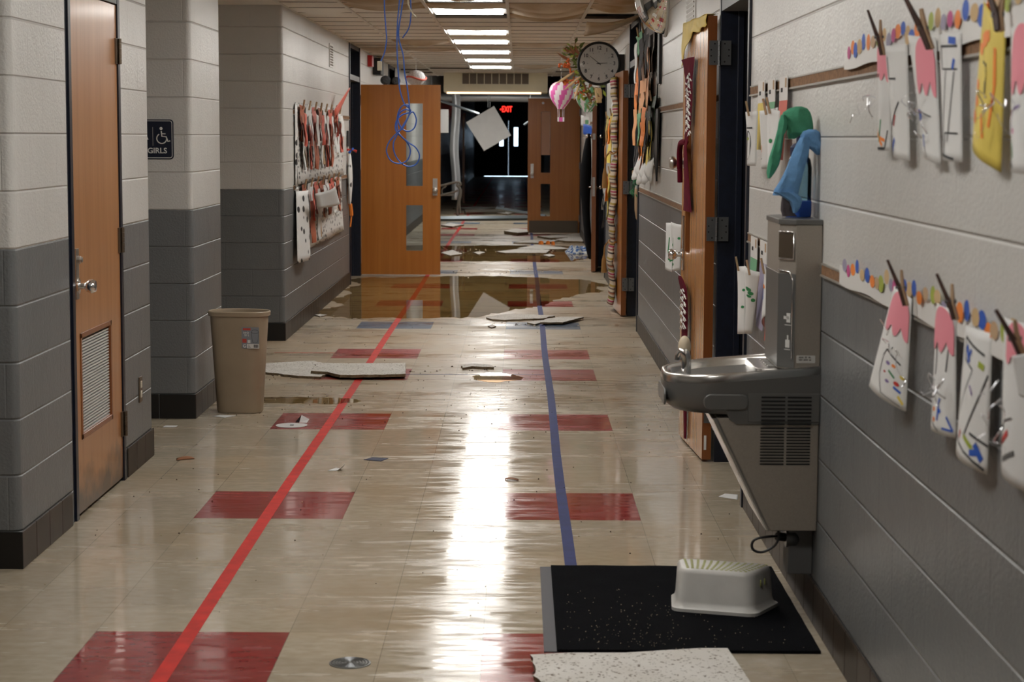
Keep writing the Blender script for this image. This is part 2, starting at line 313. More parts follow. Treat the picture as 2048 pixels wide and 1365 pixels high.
# ------------------------------------------------------------------ mesh helpers
class MB:
    def __init__(s): s.v = []; s.f = []; s.m = []
    def add(s, vs, fs, m=0):
        o = len(s.v); s.v += [tuple(v) for v in vs]; s.f += [tuple(i+o for i in f) for f in fs]; s.m += [m]*len(fs); return s
    def box(s, a, b, m=0):
        x0, y0, z0 = a; x1, y1, z1 = b
        x0, x1 = min(x0, x1), max(x0, x1); y0, y1 = min(y0, y1), max(y0, y1); z0, z1 = min(z0, z1), max(z0, z1)
        return s.add([(x0, y0, z0), (x1, y0, z0), (x1, y1, z0), (x0, y1, z0), (x0, y0, z1), (x1, y0, z1), (x1, y1, z1), (x0, y1, z1)],
                     [(0, 3, 2, 1), (4, 5, 6, 7), (0, 1, 5, 4), (1, 2, 6, 5), (2, 3, 7, 6), (3, 0, 4, 7)], m)
    def prism(s, poly, lo, hi, m=0, ax=2, cap=True):
        """poly in the plane across axis ax (for ax=2: x,y; ax=0: y,z; ax=1: x,z)"""
        def mk(p, c): return (p[0], p[1], c) if ax == 2 else ((c, p[0], p[1]) if ax == 0 else (p[0], c, p[1]))
        n = len(poly); vs = [mk(p, lo) for p in poly] + [mk(p, hi) for p in poly]
        fs = [(i, (i+1) % n, n+(i+1) % n, n+i) for i in range(n)]
        if cap: fs += [tuple(range(n-1, -1, -1)), tuple(range(n, 2*n))]
        return s.add(vs, fs, m)
    def tube(s, pts, r, m=0, n=10, cap=True, flat=1.0, side=None):
        pts = [Vector(p) for p in pts]; rs = r if isinstance(r, (list, tuple)) else [r]*len(pts); vs = []; fs = []; prev = None
        for i, p in enumerate(pts):
            d = (pts[min(i+1, len(pts)-1)] - pts[max(i-1, 0)])
            d = d.normalized() if d.length > 1e-9 else Vector((0, 0, 1))
            if prev is None:
                a = Vector(side) if side else (Vector((0, 0, 1)) if abs(d.z) < .9 else Vector((1, 0, 0)))
            else: a = prev
            a = a - d*a.dot(d)
            if a.length < 1e-6: a = Vector((1, 0, 0)) - d*d.x
            a.normalize(); b = d.cross(a); prev = a
            for k in range(n):
                t = 2*PI*k/n; vs.append(p + a*math.cos(t)*rs[i] + b*math.sin(t)*rs[i]*flat)
        for i in range(len(pts)-1):
            for k in range(n): fs.append((i*n+k, i*n+(k+1) % n, (i+1)*n+(k+1) % n, (i+1)*n+k))
        if cap: fs += [tuple(range(n-1, -1, -1)), tuple(range((len(pts)-1)*n, len(pts)*n))]
        return s.add(vs, fs, m)
    def lathe(s, prof, c, ax=2, m=0, n=28, sc=(1, 1, 1), cap=True):
        """prof: list of (radius, along)"""
        vs = []; fs = []
        for (r, h) in prof:
            for k in range(n):
                t = 2*PI*k/n; a, b = r*math.cos(t), r*math.sin(t)
                q = (a, b, h) if ax == 2 else ((h, a, b) if ax == 0 else (a, h, b))
                vs.append((c[0]+q[0]*sc[0], c[1]+q[1]*sc[1], c[2]+q[2]*sc[2]))
        for i in range(len(prof)-1):
            for k in range(n): fs.append((i*n+k, i*n+(k+1) % n, (i+1)*n+(k+1) % n, (i+1)*n+k))
        if cap: fs += [tuple(range(n-1, -1, -1)), tuple(range((len(prof)-1)*n, len(prof)*n))]
        return s.add(vs, fs, m)
    def ball(s, c, r, m=0, n=12, sc=(1, 1, 1)):
        k = max(5, n//2); pr = [(r*math.sin(PI*i/k)+1e-5, -r*math.cos(PI*i/k)) for i in range(k+1)]
        return s.lathe(pr, c, 2, m, n, sc)
    def grid(s, fn, nu, nv, m=0):
        vs = [fn(i/nu, j/nv) for j in range(nv+1) for i in range(nu+1)]
        fs = [(j*(nu+1)+i, j*(nu+1)+i+1, (j+1)*(nu+1)+i+1, (j+1)*(nu+1)+i) for j in range(nv) for i in range(nu)]
        return s.add(vs, fs, m)
    def build(s, name, mats, parent=None, smooth=False, origin=None, bevel=0, thick=0, sub=0):
        me = bpy.data.meshes.new(name)
        o0 = Vector(origin) if origin is not None else (Vector(parent['_o']) if parent is not None and '_o' in parent else Vector((0, 0, 0)))
        me.from_pydata([Vector(v)-o0 for v in s.v], [], s.f)
        if isinstance(mats, str): mats = [mats]
        for x in mats: me.materials.append(M[x])
        for p, i in zip(me.polygons, s.m): p.material_index = i; p.use_smooth = bool(smooth)
        bm = bmesh.new(); bm.from_mesh(me); bmesh.ops.recalc_face_normals(bm, faces=bm.faces) if not thick else None; bm.to_mesh(me); bm.free()
        o = bpy.data.objects.new(name, me); C.objects.link(o)
        if parent is not None: o.parent = parent; 
        po = Vector(parent['_o']) if parent is not None and '_o' in parent else Vector((0, 0, 0))
        o.location = o0 - po
        o['_o'] = tuple(o0)
        if thick:
            md = o.modifiers.new('t', 'SOLIDIFY'); md.thickness = thick; md.offset = 0
        if bevel:
            md = o.modifiers.new('b', 'BEVEL'); md.width = bevel; md.segments = 3; md.limit_method = 'ANGLE'; md.angle_limit = .6
        if sub:
            md = o.modifiers.new('s', 'SUBSURF'); md.levels = sub; md.render_levels = sub
        if smooth == 'auto':
            me.set_sharp_from_angle(angle=.7)
        return o
def tag(o, label=None, cat=None, group=None, kind=None):
    if label: o['label'] = label
    if cat: o['category'] = cat
    if group: o['group'] = group
    if kind: o['kind'] = kind
    return o
def empty(name, loc, label=None, cat=None, group=None, kind=None):
    o = bpy.data.objects.new(name, None); C.objects.link(o); o.location = loc; o['_o'] = tuple(loc); o.empty_display_size = .1
    return tag(o, label, cat, group, kind)
def struct(name, mb, mats, parent=None, **k):
    o = mb.build(name, mats, parent, **k)
    if parent is None: o['kind'] = 'structure'
    return o
def smoothpath(pts, n=8):
    P = [Vector(p) for p in pts]; P = [P[0]*2-P[1]] + P + [P[-1]*2-P[-2]]; out = []
    for i in range(1, len(P)-2):
        for k in range(n):
            t = k/n; a, b, c, d = P[i-1], P[i], P[i+1], P[i+2]
            out.append(.5*((2*b)+(c-a)*t+(2*a-5*b+4*c-d)*t*t+(3*b-a-3*c+d)*t**3))
    out.append(P[-2]); return out
def rrect(x0, y0, x1, y1, r, n=5, corners=(1, 1, 1, 1)):
    out = []
    for (cx, cy, a, on, px, py) in ((x0+r, y0+r, PI, corners[0], x0, y0), (x1-r, y0+r, 1.5*PI, corners[1], x1, y0), (x1-r, y1-r, 0, corners[2], x1, y1), (x0+r, y1-r, .5*PI, corners[3], x0, y1)):
        if not on: out.append((px, py)); continue
        for k in range(n+1): out.append((cx+r*math.cos(a+k*.5*PI/n), cy+r*math.sin(a+k*.5*PI/n)))
    return out
def text_mesh(name, s, size, loc, X, Y, mat, parent, ext=.0005, align='CENTER', spacing=1.0, sx=1.0):
    """text laid with its reading direction X and up direction Y"""
    cu = bpy.data.curves.new(name, 'FONT'); cu.body = s; cu.size = size; cu.extrude = ext; cu.align_x = align; cu.align_y = 'CENTER'; cu.space_character = spacing
    cu.resolution_u = 3; cu.offset = size*.018
    tmp = bpy.data.objects.new('tmp', cu); C.objects.link(tmp)
    dg = bpy.context.evaluated_depsgraph_get(); me = bpy.data.meshes.new_from_object(tmp.evaluated_get(dg)); bpy.data.objects.remove(tmp)
    X = Vector(X).normalized(); Y = Vector(Y).normalized(); Z = X.cross(Y)
    mt = Matrix(((X.x*sx, Y.x, Z.x, loc[0]), (X.y*sx, Y.y, Z.y, loc[1]), (X.z*sx, Y.z, Z.z, loc[2]), (0, 0, 0, 1)))
    me.transform(mt); return me
def text_obj(name, items, mat, parent):
    """items: (string, size, loc, X, Y) -> one mesh"""
    bm = bmesh.new()
    for it in items:
        me = text_mesh('t', it[0], it[1], it[2], it[3], it[4], mat, parent, sx=it[5] if len(it) > 5 else 1.0); bm.from_mesh(me)
    po = Vector(parent['_o']) if parent is not None else Vector((0, 0, 0))
    bmesh.ops.translate(bm, verts=bm.verts, vec=-po)
    me = bpy.data.meshes.new(name); bm.to_mesh(me); bm.free(); me.materials.clear(); me.materials.append(M[mat])
    for p in me.polygons: p.material_index = 0
    o = bpy.data.objects.new(name, me); C.objects.link(o)
    if parent is not None: o.parent = parent
    o['_o'] = tuple(po); return o
RX, RZ, RY = (1, 0, 0), (0, 0, 1), (0, 1, 0)

# ------------------------------------------------------------------ floor
rows = [(-16, 'r'), (-8, 'r'), (0, 'r'), (8, 'r'), (16, 'r'), (23, 'r'), (27, 'r')] + [(34+7*k, 'brr'[k % 3]) for k in range(28)]
xs = [-4.5, -1.3266, -.7170, -.1074, .5022, 3.2]; mb = MB(); cur = -5.0
for ftv, colr in rows:
    yf = 6.0011 + ftv*.3048; yn = yf - .6096
    if yn < cur: continue
    for i in range(5): mb.add([(xs[i], cur, 0), (xs[i+1], cur, 0), (xs[i+1], yn, 0), (xs[i], yn, 0)], [(0, 1, 2, 3)], 0)
    for i in range(5): mb.add([(xs[i], yn, 0), (xs[i+1], yn, 0), (xs[i+1], yf, 0), (xs[i], yf, 0)], [(0, 1, 2, 3)], (1 if colr == 'r' else 2) if i in (1, 3) else 0)
    cur = yf
for i in range(5): mb.add([(xs[i], cur, 0), (xs[i+1], cur, 0), (xs[i+1], 79, 0), (xs[i], 79, 0)], [(0, 1, 2, 3)], 0)
struct('floor', mb, ['floor_beige', 'floor_red', 'floor_blue'])

# ------------------------------------------------------------------ walls
def wall_piece(mb, x0, y0, x1, y1, z0=0, z1=ZC+.45, corners=(0, 0, 0, 0), r=.03):
    mb.prism(rrect(x0, y0, x1, y1, r, 5, corners), z0, z1)
BX = XL-.22
L = MB(); wall_piece(L, -2.6, 6.88, XL, 7.70, corners=(0, 1, 0, 0)); wall_piece(L, -2.6, 8.735, XL, 9.40, corners=(0, 0, 1, 0)); wall_piece(L, -2.6, 7.70, XL, 8.735, 2.17)
struct('wall_left_closet', L, 'block_wall_paint', smooth='auto')
L = MB(); wall_piece(L, -3.4, 10.64, XL, 11.66, corners=(0, 1, 1, 0)); struct('wall_left_pillar', L, 'block_wall_paint', smooth='auto')
L = MB(); wall_piece(L, -3.4, 14.77, XL, 20.50, corners=(0, 1, 0, 0)); wall_piece(L, BX, 21.78, XL, 26.6); wall_piece(L, BX, 27.8, XL, 78); struct('wall_left', L, 'block_wall_paint', smooth='auto')
L = MB(); wall_piece(L, -3.6, -5, -3.4, 14.77); struct('wall_left_recess', L, 'block_wall_paint')
L = MB(); wall_piece(L, -4.4, -5.2, 3.2, -5.0); struct('wall_behind', L, 'block_wall_paint')
R = MB(); BR = XR+.22
for a, b in ((-5, 8.12), (9.33, 15.60), (17.02, 21.62), (23.55, 30.45), (31.6, 78)): wall_piece(R, XR, a, BR, b)
struct('wall_right', R, 'block_wall_paint')
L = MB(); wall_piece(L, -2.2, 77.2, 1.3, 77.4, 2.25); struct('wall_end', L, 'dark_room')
# dark rooms behind the open doorways
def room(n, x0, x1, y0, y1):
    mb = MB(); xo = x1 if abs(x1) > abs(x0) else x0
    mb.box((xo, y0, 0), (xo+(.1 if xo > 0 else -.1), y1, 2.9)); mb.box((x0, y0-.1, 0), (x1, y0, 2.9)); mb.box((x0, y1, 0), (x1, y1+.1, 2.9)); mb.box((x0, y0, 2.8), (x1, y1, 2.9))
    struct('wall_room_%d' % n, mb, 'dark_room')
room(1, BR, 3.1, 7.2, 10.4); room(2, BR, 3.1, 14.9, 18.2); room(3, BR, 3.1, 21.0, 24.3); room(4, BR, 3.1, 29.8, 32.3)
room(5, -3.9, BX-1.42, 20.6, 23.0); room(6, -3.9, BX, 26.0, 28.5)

# baseboards
def basebd(name, segs, mats=('base_brown', 'base_black')):
    mb = MB()
    for (x0, y0, x1, y1, m) in segs: mb.box((x0, y0, 0), (x1, y1, BASE), m)
    struct(name, mb, list(mats), bevel=.003)
T = .007
def run(segs, x, y0, y1, sgn, step=.2032):
    y = y0
    while y < y1-.001:
        e = min(y+step, y1); segs.append((x, y+.0012, x+sgn*T, e-.0012, 0)); y = e
s = []; run(s, XL, 6.873, 7.665, 1); run(s, XL, 8.77, 9.40, 1); s.append((-2.6, 6.88-T, XL+T, 6.88, 1)); basebd('baseboard_left_closet', s)
s = []; run(s, XL, 10.633, 11.66, 1)
for k in range(7): s.append((XL+T-.2032*(k+1)+.002, 10.64-T, XL+T-.2032*k-.002, 10.64, 1))
basebd('baseboard_left_pillar', s)
s = []; run(s, XL, 14.763, 20.44, 1); run(s, XL, 21.85, 26.5, 1); run(s, XL, 27.9, 40, 1)
for k in range(7): s.append((XL+T-.2032*(k+1)+.002, 14.77-T, XL+T-.2032*k-.002, 14.77, 1))
basebd('baseboard_left', s)
s = []
for a, b in ((-2, 8.10), (9.35, 15.58), (17.1, 21.6), (23.6, 30.4), (31.7, 45)): run(s, XR, a, b, -1)
basebd('baseboard_right', s)

# ------------------------------------------------------------------ ceiling
gx = [-1.9266, -1.3170, -.7074, -.0978, .5118, 1.1214]
Y0 = 15.62
lights = {'louver': (13.79, 14.40), 'l1': (15.01, 15.62), 'l2': (18.06, 18.67), 'l3': (19.89, 20.50), 'l4': (22.33, 22.94), 'l5': (24.77, 25.37), 'l6': (27.20, 27.81)}
stains = {(4, -2): .05, (3, -2): .06, (3, -1): .055, (3, 0): .05, (1, -3): .05, (1, 7): .05, (0, 10): .05, (1, 10): .03, (2, -1): .012, (3, 8): .03, (4, 8): .03, (3, 18): .05, (2, 3): .022, (0, 14): .03, (2, -2): .028, (4, -3): .04, (1, -2): .04, (0, -1): .02}
missing = {(2, 0), (4, 0), (1, 20), (4, 19), (0, 21), (4, 22), (0, 23)}
mb = MB()
def lit(j):
    y = Y0+.6096*j+.3
    return any(a < y < b for a, b in lights.values())
j0, j1 = -33, 26
for j in range(j0, j1):
    for i in range(5):
        if (i, j) in missing or (i == 2 and (lit(j) or (-29 < j < -4 and j % 4 == 0))): continue
        x0, x1 = max(gx[i], XL)+.006, min(gx[i+1], XR)-.006; y0, y1 = Y0+.6096*j+.008, Y0+.6096*(j+1)-.008
        sag = stains.get((i, j), rnd.uniform(.002, .007)); st = 1 if (i, j) in stains and stains[(i, j)] > .025 else 0
        tl = rnd.uniform(-.5, .5)
        def fn(u, v):
            return (x0+(x1-x0)*u, y0+(y1-y0)*v, ZC-.001-sag*math.sin(PI*min(1, max(0, u)))**.8*(math.sin(PI*v)**.6 if 0 < v < 1 else 0)*(1+tl*(v-.5)))
        mb.grid(fn, 8, 6, st)
cl = struct('ceiling', mb, ['ceiling_tile', 'ceiling_tile_stained'], smooth=True)
g = MB()
for x in gx[1:5]: g.box((x-.012, -5, ZC-.010), (x+.012, Y0+.6096*j1, ZC+.02))
for x in (XL+.01, XR-.01): g.box((x-.012, -5, ZC-.006), (x+.012, Y0+.6096*j1, ZC+.02))
for j in range(j0, j1+1): g.box((XL, Y0+.6096*j-.0035, ZC-.0045), (XR, Y0+.6096*j+.0035, ZC+.02), 1)  # cross bars coloured dark to stand for shadow lines along the tile seams
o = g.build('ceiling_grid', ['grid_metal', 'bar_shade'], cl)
g = MB(); g.box((-4.4, -5, ZC+.45), (3.2, 79, ZC+.5)); struct('ceiling_plenum', g, 'plenum')
g = MB(); g.grid(lambda u, v: (-3.4+(3.4+XL-.0)*u, 9.4+1.24*v, ZC), 1, 1); g.grid(lambda u, v: (-3.4+(3.4+XL)*u, 11.66+3.11*v, ZC), 4, 4); g.grid(lambda u, v: (-3.4+(3.4+XL)*u, -5+11.88*v, ZC), 1, 1)
struct('ceiling_recess', g, 'ceiling_tile')
g = MB(); g.box((-3.4, 12.3, ZC-.006), (XL, 12.312, ZC)); 
# a board dropped at one corner near the right wall
x0, x1, y0, y1 = .525, .945, 15.63, 16.22
def fn(u, v):
    x = x0+(x1-x0)*u; y = y0+(y1-y0)*v
    return (x, y, ZC-.012-.17*(1-u)**1.3*(1-v*.25)*(.35+.65*v) - .035*math.sin(PI*u))
mbb = MB().grid(fn, 10, 8); o = mbb.build('sagging_ceiling_board', 'ceiling_tile_stained', origin=(.7, 15.9, ZC-.05), smooth=True, thick=.016)
tag(o, 'stained sagging ceiling board dropped at one corner beside a black gap above the clock', 'ceiling board')

# light fixtures
def fixture(key, lab, lens=1.0, louver=False, on=True, emit='diffuser'):
    a, b = lights[key] if key in lights else key
    x0, x1 = gx[2]+.014, gx[3]-.014
    t = empty('ceiling_light', ((x0+x1)/2, (a+b)/2, ZC), lab, 'ceiling light', 'recessed ceiling lights down the corridor')
    f = MB(); f.box((x0, a+.01, ZC), (x0+.02, b-.01, ZC+.09)); f.box((x1-.02, a+.01, ZC), (x1, b-.01, ZC+.09)); f.box((x0, a+.01, ZC), (x1, a+.03, ZC+.09)); f.box((x0, b-.03, ZC), (x1, b-.01, ZC+.09)); f.box((x0, a+.01, ZC+.09), (x1, b-.01, ZC+.1))
    f.build('housing', 'header_grey' if on else 'grid_metal', t)
    e = a+.035+(b-a-.07)*lens
    d = MB(); d.box((x0+.025, a+.035, ZC+(.06 if louver else -.014)), (x1-.025, e, ZC+(.065 if louver else .006)))
    d.build('diffuser', emit if on else 'label_white', t)
    if louver:
        l = MB(); k = 0
        while x0+.02+k*.032 < x1-.02: l.box((x0+.02+k*.032, a+.03, ZC+.004), (x0+.0225+k*.032, b-.03, ZC+.028)); k += 1
        k = 0
        while a+.04+k*.04 < b-.03: l.box((x0+.02, a+.04+k*.04, ZC+.004), (x1-.02, a+.0425+k*.04, ZC+.028)); k += 1
        l.build('louver_grid', 'louver_white', t)
    return t
fixture('louver', 'lit ceiling light with a louvred grid, nearest the camera, behind the silver dome', louver=True)
fixture((10.74, 11.35), 'lit ceiling light out of frame over the waste bin')
fixture((8.30, 8.91), 'lit ceiling light out of frame over the closet door')
fixture((5.86, 6.47), 'lit ceiling light out of frame over the black mat', on=NEAR_ON)
fixture((3.43, 4.04), 'lit ceiling light out of frame over the nearest clipped papers', on=NEAR_ON)
fixture((0.99, 1.60), 'unlit ceiling light out of frame just ahead of the camera', on=False)
fixture((-1.45, -0.84), 'unlit ceiling light out of frame behind the camera', on=False)
fixture('l1', 'lit white ceiling light with a black gap along its far edge')
fixture('l2', 'lit white ceiling light just past the sagging bubble in the ceiling boards')
fixture('l3', 'lit white ceiling light, third of the plain lit row from the louvred one')
fixture('l4', 'lit white ceiling light, fourth of the plain lit row from the louvred one')
fixture('l5', 'lit white ceiling light, next to last before the cream bulkhead vent')
fixture((32.60, 33.80), 'lit ceiling light hidden behind the cream bulkhead vent')
fixture((36.60, 37.80), 'added unseen ceiling light above the fallen metal tracks, brightening the far floor')  # added out of sight to brighten the floor and bench beyond the bulkhead
fixture('l6', 'smallest lit ceiling light, directly before the cream bulkhead vent')

# silver dome on the ceiling
p = at(925, 4, 1, 12.75); px_, pz_ = p.x, ZC
t = empty('ceiling_dome', (px_, 12.75, ZC), 'silver round ceiling dome hanging in front of the louvred light', 'dome')
MB().lathe([(.02, .0), (.13, 0), (.135, -.02), (.125, -.045), (.10, -.055)], (px_, 12.75, ZC), n=36).build('flange', 'brushed', t, smooth='auto')
MB().lathe([(.102, -.05), (.105, -.065), (.098, -.085), (.075, -.10), (.04, -.107), (.001, -.108)], (px_, 12.75, ZC), n=36).build('lens', 'chrome', t, smooth=True)

# ------------------------------------------------------------------ door frames and doors
def frame(name, side, y0, y1, jamb=.05, top=ZC, header=2.15, transom=True):
    """metal frame in the side wall; side +1 right wall, -1 left wall"""
    x = XR if side > 0 else XL; xi = x - side*.012; xo = x + side*.235
    mb = MB(); mb.box((xi, y0, 0), (xo, y0+jamb, top)); mb.box((xi, y1-jamb, 0), (xo, y1, top))
    mb.box((x+side*.07, y0+jamb, 0), (x+side*.10, y0+jamb+.016, header)); mb.box((x+side*.07, y1-jamb-.016, 0), (x+side*.10, y1-jamb, header))
    mb.box((xi+side*.01, y0+jamb, top-.05), (xo, y1-jamb, top))
    o = struct(name, mb, 'frame_navy', bevel=.003)
    h = MB().box((xi+side*.004, y0+jamb, header), (xo, y1-jamb, header+.055)); h.build('header_bar', 'header_grey', o)
    if transom: MB().box((x+side*.09, y0+jamb, header+.055), (x+side*.10, y1-jamb, top-.05)).build('transom_panel', 'black', o)
    return o
frame('trim_1', 1, 8.12, 9.33); frame('trim_2', 1, 15.60, 17.02); frame('trim_3', 1, 21.62, 23.55); frame('trim_4', 1, 30.45, 31.6)
frame('trim_5', -1, 20.45, 21.78); frame('trim_6', -1, 26.55, 27.85)

def knob(mb, base, d, m=0, r=.030, L=.06):
    """round knob: base point, direction d (unit axis vector)"""
    d = Vector(d); b = Vector(base)
    prof = [(.030, 0), (.031, .006), (.014, .010), (.012, L-.028), (.022, L-.02), (r, L-.004), (r*.98, L+.006), (r*.75, L+.017), (.001, L+.020)]
    a = Vector((0, 0, 1)); c = d.cross(a); n = 20; vs = []; fs = []
    for (rr, h) in prof:
        for k in range(n):
            t = 2*PI*k/n; vs.append(b+d*h+a*math.cos(t)*rr+c*math.sin(t)*rr)
    for i in range(len(prof)-1):
        for k in range(n): fs.append((i*n+k, i*n+(k+1) % n, (i+1)*n+(k+1) % n, (i+1)*n+k))
    mb.add(vs, fs, m)

# closet door, closed, left wall
d = empty('door_1', (XL, 8.2, 0), kind='structure')
y0, y1, z1 = 7.795, 8.685, 2.125; xd = XL-.001
lf = MB()
ly0, ly1, lz0, lz1 = 7.872, 8.475, .315, .752
for (a, b, c, e) in ((y0, y1, .018, lz0), (y0, y1, lz1, z1), (y0, ly0, lz0, lz1), (ly1, y1, lz0, lz1)): lf.box((xd-.044, a, c), (xd, b, e))
lf.build('leaf', 'closet_wood', d)
lt = MB(); lt.box((xd-.02, ly0, lz0), (xd+.004, ly0+.022, lz1)); lt.box((xd-.02, ly1-.022, lz0), (xd+.004, ly1, lz1)); lt.box((xd-.02, ly0, lz0), (xd+.004, ly1, lz0+.022)); lt.box((xd-.02, ly0, lz1-.022), (xd+.004, ly1, lz1)); lt.build('louver_trim', 'edge_wood', d, bevel=.002)
lo = MB(); k = 0; z = lz0+.022
while z < lz1-.028:
    lo.box((xd-.016, ly0+.02, z), (xd-.006, ly1-.02, z+.0062)); z += .0125
lo.box((xd-.022, ly0+.01, lz0), (xd-.018, ly1-.01, lz1), 1)
lo.build('louver_vent', ['louver_white', 'ink_grey'], d)
fr = MB(); fr.box((XL-.12, 7.745, 0), (XL+.004, 7.79, z1+.05)); fr.box((XL-.12, 8.69, 0), (XL+.006, 8.735, z1+.05)); fr.box((XL-.12, 7.745, z1+.005), (XL+.004, 8.735, z1+.05))
fr.box((XL-.12, 7.695, 0), (XL-.004, 7.745, ZC))
fr.box((XL-.13, 7.7, -.001), (XL-.12, 8.73, 2.2))
fr.build('door_frame', 'frame_navy', d, bevel=.002)
pl = MB(); pl.box((xd, 7.815, .895), (xd+.004, 7.865, 1.100)); pl.lathe([(.016, 0), (.016, .012), (.011, .014), (.011, .02), (.001, .02)], (xd+.004, 7.84, 1.055), ax=0, n=18); hp = pl.build('lock_plate', 'brushed', d, bevel=.001)
kb = MB(); knob(kb, (xd+.004, 7.84, .948), (1, 0, 0), r=.029, L=.055); kb.build('knob', 'chrome', d, smooth='auto')
for zc in (1.925, 1.09, .262):
    h = MB()
    for k in range(5): h.lathe([(.008, k*.0225), (.008, k*.0225+.0205)], (XL+.014, 8.690, zc-.055), n=12)
    h.box((XL-.002, 8.650, zc-.056), (XL+.006, 8.688, zc+.056)); h.box((XL+.004, 8.692, zc-.056), (XL+.014, 8.722, zc+.056))
    h.build('hinge', 'bronze', d)

def hinge_wide(d, x, y, z, s=1, wl=.048, wr=.056):
    """open butt hinge, both leaves facing the camera, knuckle between"""
    h = MB(); H = .057
    h.box((x-wl, y-.002, z-H), (x-.005, y+.001, z+H)); h.box((x+.005, y-.002, z-H), (x+wr, y+.001, z+H))
    for k in range(5): h.lathe([(.0075, k*.0228), (.0075, k*.0228+.021)], (x, y-.004, z-H), n=12)
    for zz in (-.042, -.014, .014, .042):
        for xx in (-wl*.45 if abs(zz) > .03 else -wl*.8, wr*.45 if abs(zz) > .03 else wr*.8): h.lathe([(.004, 0), (.004, -.001)], (x+xx, y-.002, z+zz), ax=1, n=8, m=1)
    return h.build('hinge', ['hinge_steel', 'black'], d)

def swung_leaf(d, hx, hy, ex, ey, th=.044, z0=.012, z1=2.13, slots=(), face='door_wood', edge='edge_wood', name='leaf'):
    """door leaf from hinge end (hx,hy) to free end (ex,ey); (hx,hy) is the corridor-side near corner; slots along leaf (u0,u1,z0,z1)"""
    A = Vector((hx, hy, 0)); D = Vector((ex-hx, ey-hy, 0)); W = D.length; D.normalize(); Nn = Vector((D.y, -D.x, 0))*th   # to the wall side
    us = sorted({0.0, W, *[a for sl in slots for a in sl[:2]]}); zs = sorted({z0, z1, *[a for sl in slots for a in sl[2:]]})
    mb = MB()
    def solid(i, j):
        if not (0 <= i < len(us)-1 and 0 <= j < len(zs)-1): return False
        u = (us[i]+us[i+1])/2; z = (zs[j]+zs[j+1])/2
        return not any(a < u < b and c < z < e for a, b, c, e in slots)
    def P(u, z, k): v = A + D*u + Nn*k; return (v.x, v.y, z)
    for i in range(len(us)-1):
        for j in range(len(zs)-1):
            if not solid(i, j): continue
            u0, u1, a, b = us[i], us[i+1], zs[j], zs[j+1]
            for k in (0, 1): mb.add([P(u0, a, k), P(u1, a, k), P(u1, b, k), P(u0, b, k)], [(0, 1, 2, 3)], 0)
            for di, dj, q in ((-1, 0, ((u0, a), (u0, b))), (1, 0, ((u1, a), (u1, b))), (0, -1, ((u0, a), (u1, a))), (0, 1, ((u0, b), (u1, b)))):
                if not solid(i+di, j+dj):
                    mb.add([P(*q[0], 0), P(*q[1], 0), P(*q[1], 1), P(*q[0], 1)], [(0, 1, 2, 3)], 1)
    lf = mb.build(name, [face, edge], d)
    for (a, b, c, e) in slots:
        g = MB(); g.add([P(a, c, .5), P(b, c, .5), P(b, e, .5), P(a, e, .5)], [(0, 1, 2, 3)]); g.build('window_pane', 'glass', d)
    return A, D, Nn, W

# door 2: first open leaf on the right wall
d = empty('door_2', (.9, 9.28, 0), kind='structure')
A, D, Nn, W = swung_leaf(d, .884, 9.28, .838, 10.08, slots=((.50, .66, .98, 1.92),), face='light_wood')
for z in (1.955, 1.125, .25): hinge_wide(d, .937, 9.262, z)
def along(A, D, u, off, z):  # point on corridor face
    n = Vector((-D.y, D.x, 0)); v = A + D*u + n*off; return Vector((v.x, v.y, z))
q = along(A, D, W-.09, 0, 1.43); kb = MB(); knob(kb, q, (-1, 0, 0), r=.033, L=.062); kb.build('knob', 'brushed', d, smooth='auto')
q = along(A, D, W-.085, 0, .955); kb = MB(); kb.box((q.x-.006, q.y-.025, .88), (q.x, q.y+.025, 1.16)); knob(kb, (q.x-.004, q.y, .96), (-1, 0, 0), r=.029, L=.055); kb.build('lock_plate', 'chrome', d, smooth='auto')
MB().box((.893, 9.2795, .06), (.905, 9.278, .13)).build('edge_label', 'label_white', d)
# door 3: second leaf on the right wall
d = empty('door_3', (.9, 16.9, 0), kind='structure')
A3, D3, N3, W3 = swung_leaf(d, .886, 16.9, .858, 17.78, face='door_wood', edge='edge_wood')
for z in (1.955, 1.125, .285): hinge_wide(d, .942, 16.88, z)
# door 4: nearly closed, edge to the camera
d = empty('door_4', (.95, 23.45, 0), kind='structure')
swung_leaf(d, .905, 23.45, .83, 22.50, th=-.05, edge='edge_wood', face='door_wood')
for z, s in ((1.57, .8), (.985, 1)):
    kb = MB(); knob(kb, (.828, 22.56, z), (-1, 0, 0), r=.028, L=.05); knob(kb, (.885, 22.56, z), (1, 0, 0), r=.028, L=.05); kb.build('knob', 'chrome', d, smooth='auto')
MB().box((.838, 22.494, .88), (.868, 22.5, 1.10)).build('latch_plate', 'brushed', d)
MB().box((.838, 22.494, 1.53), (.868, 22.5, 1.60)).build('latch_plate', 'brushed', d)
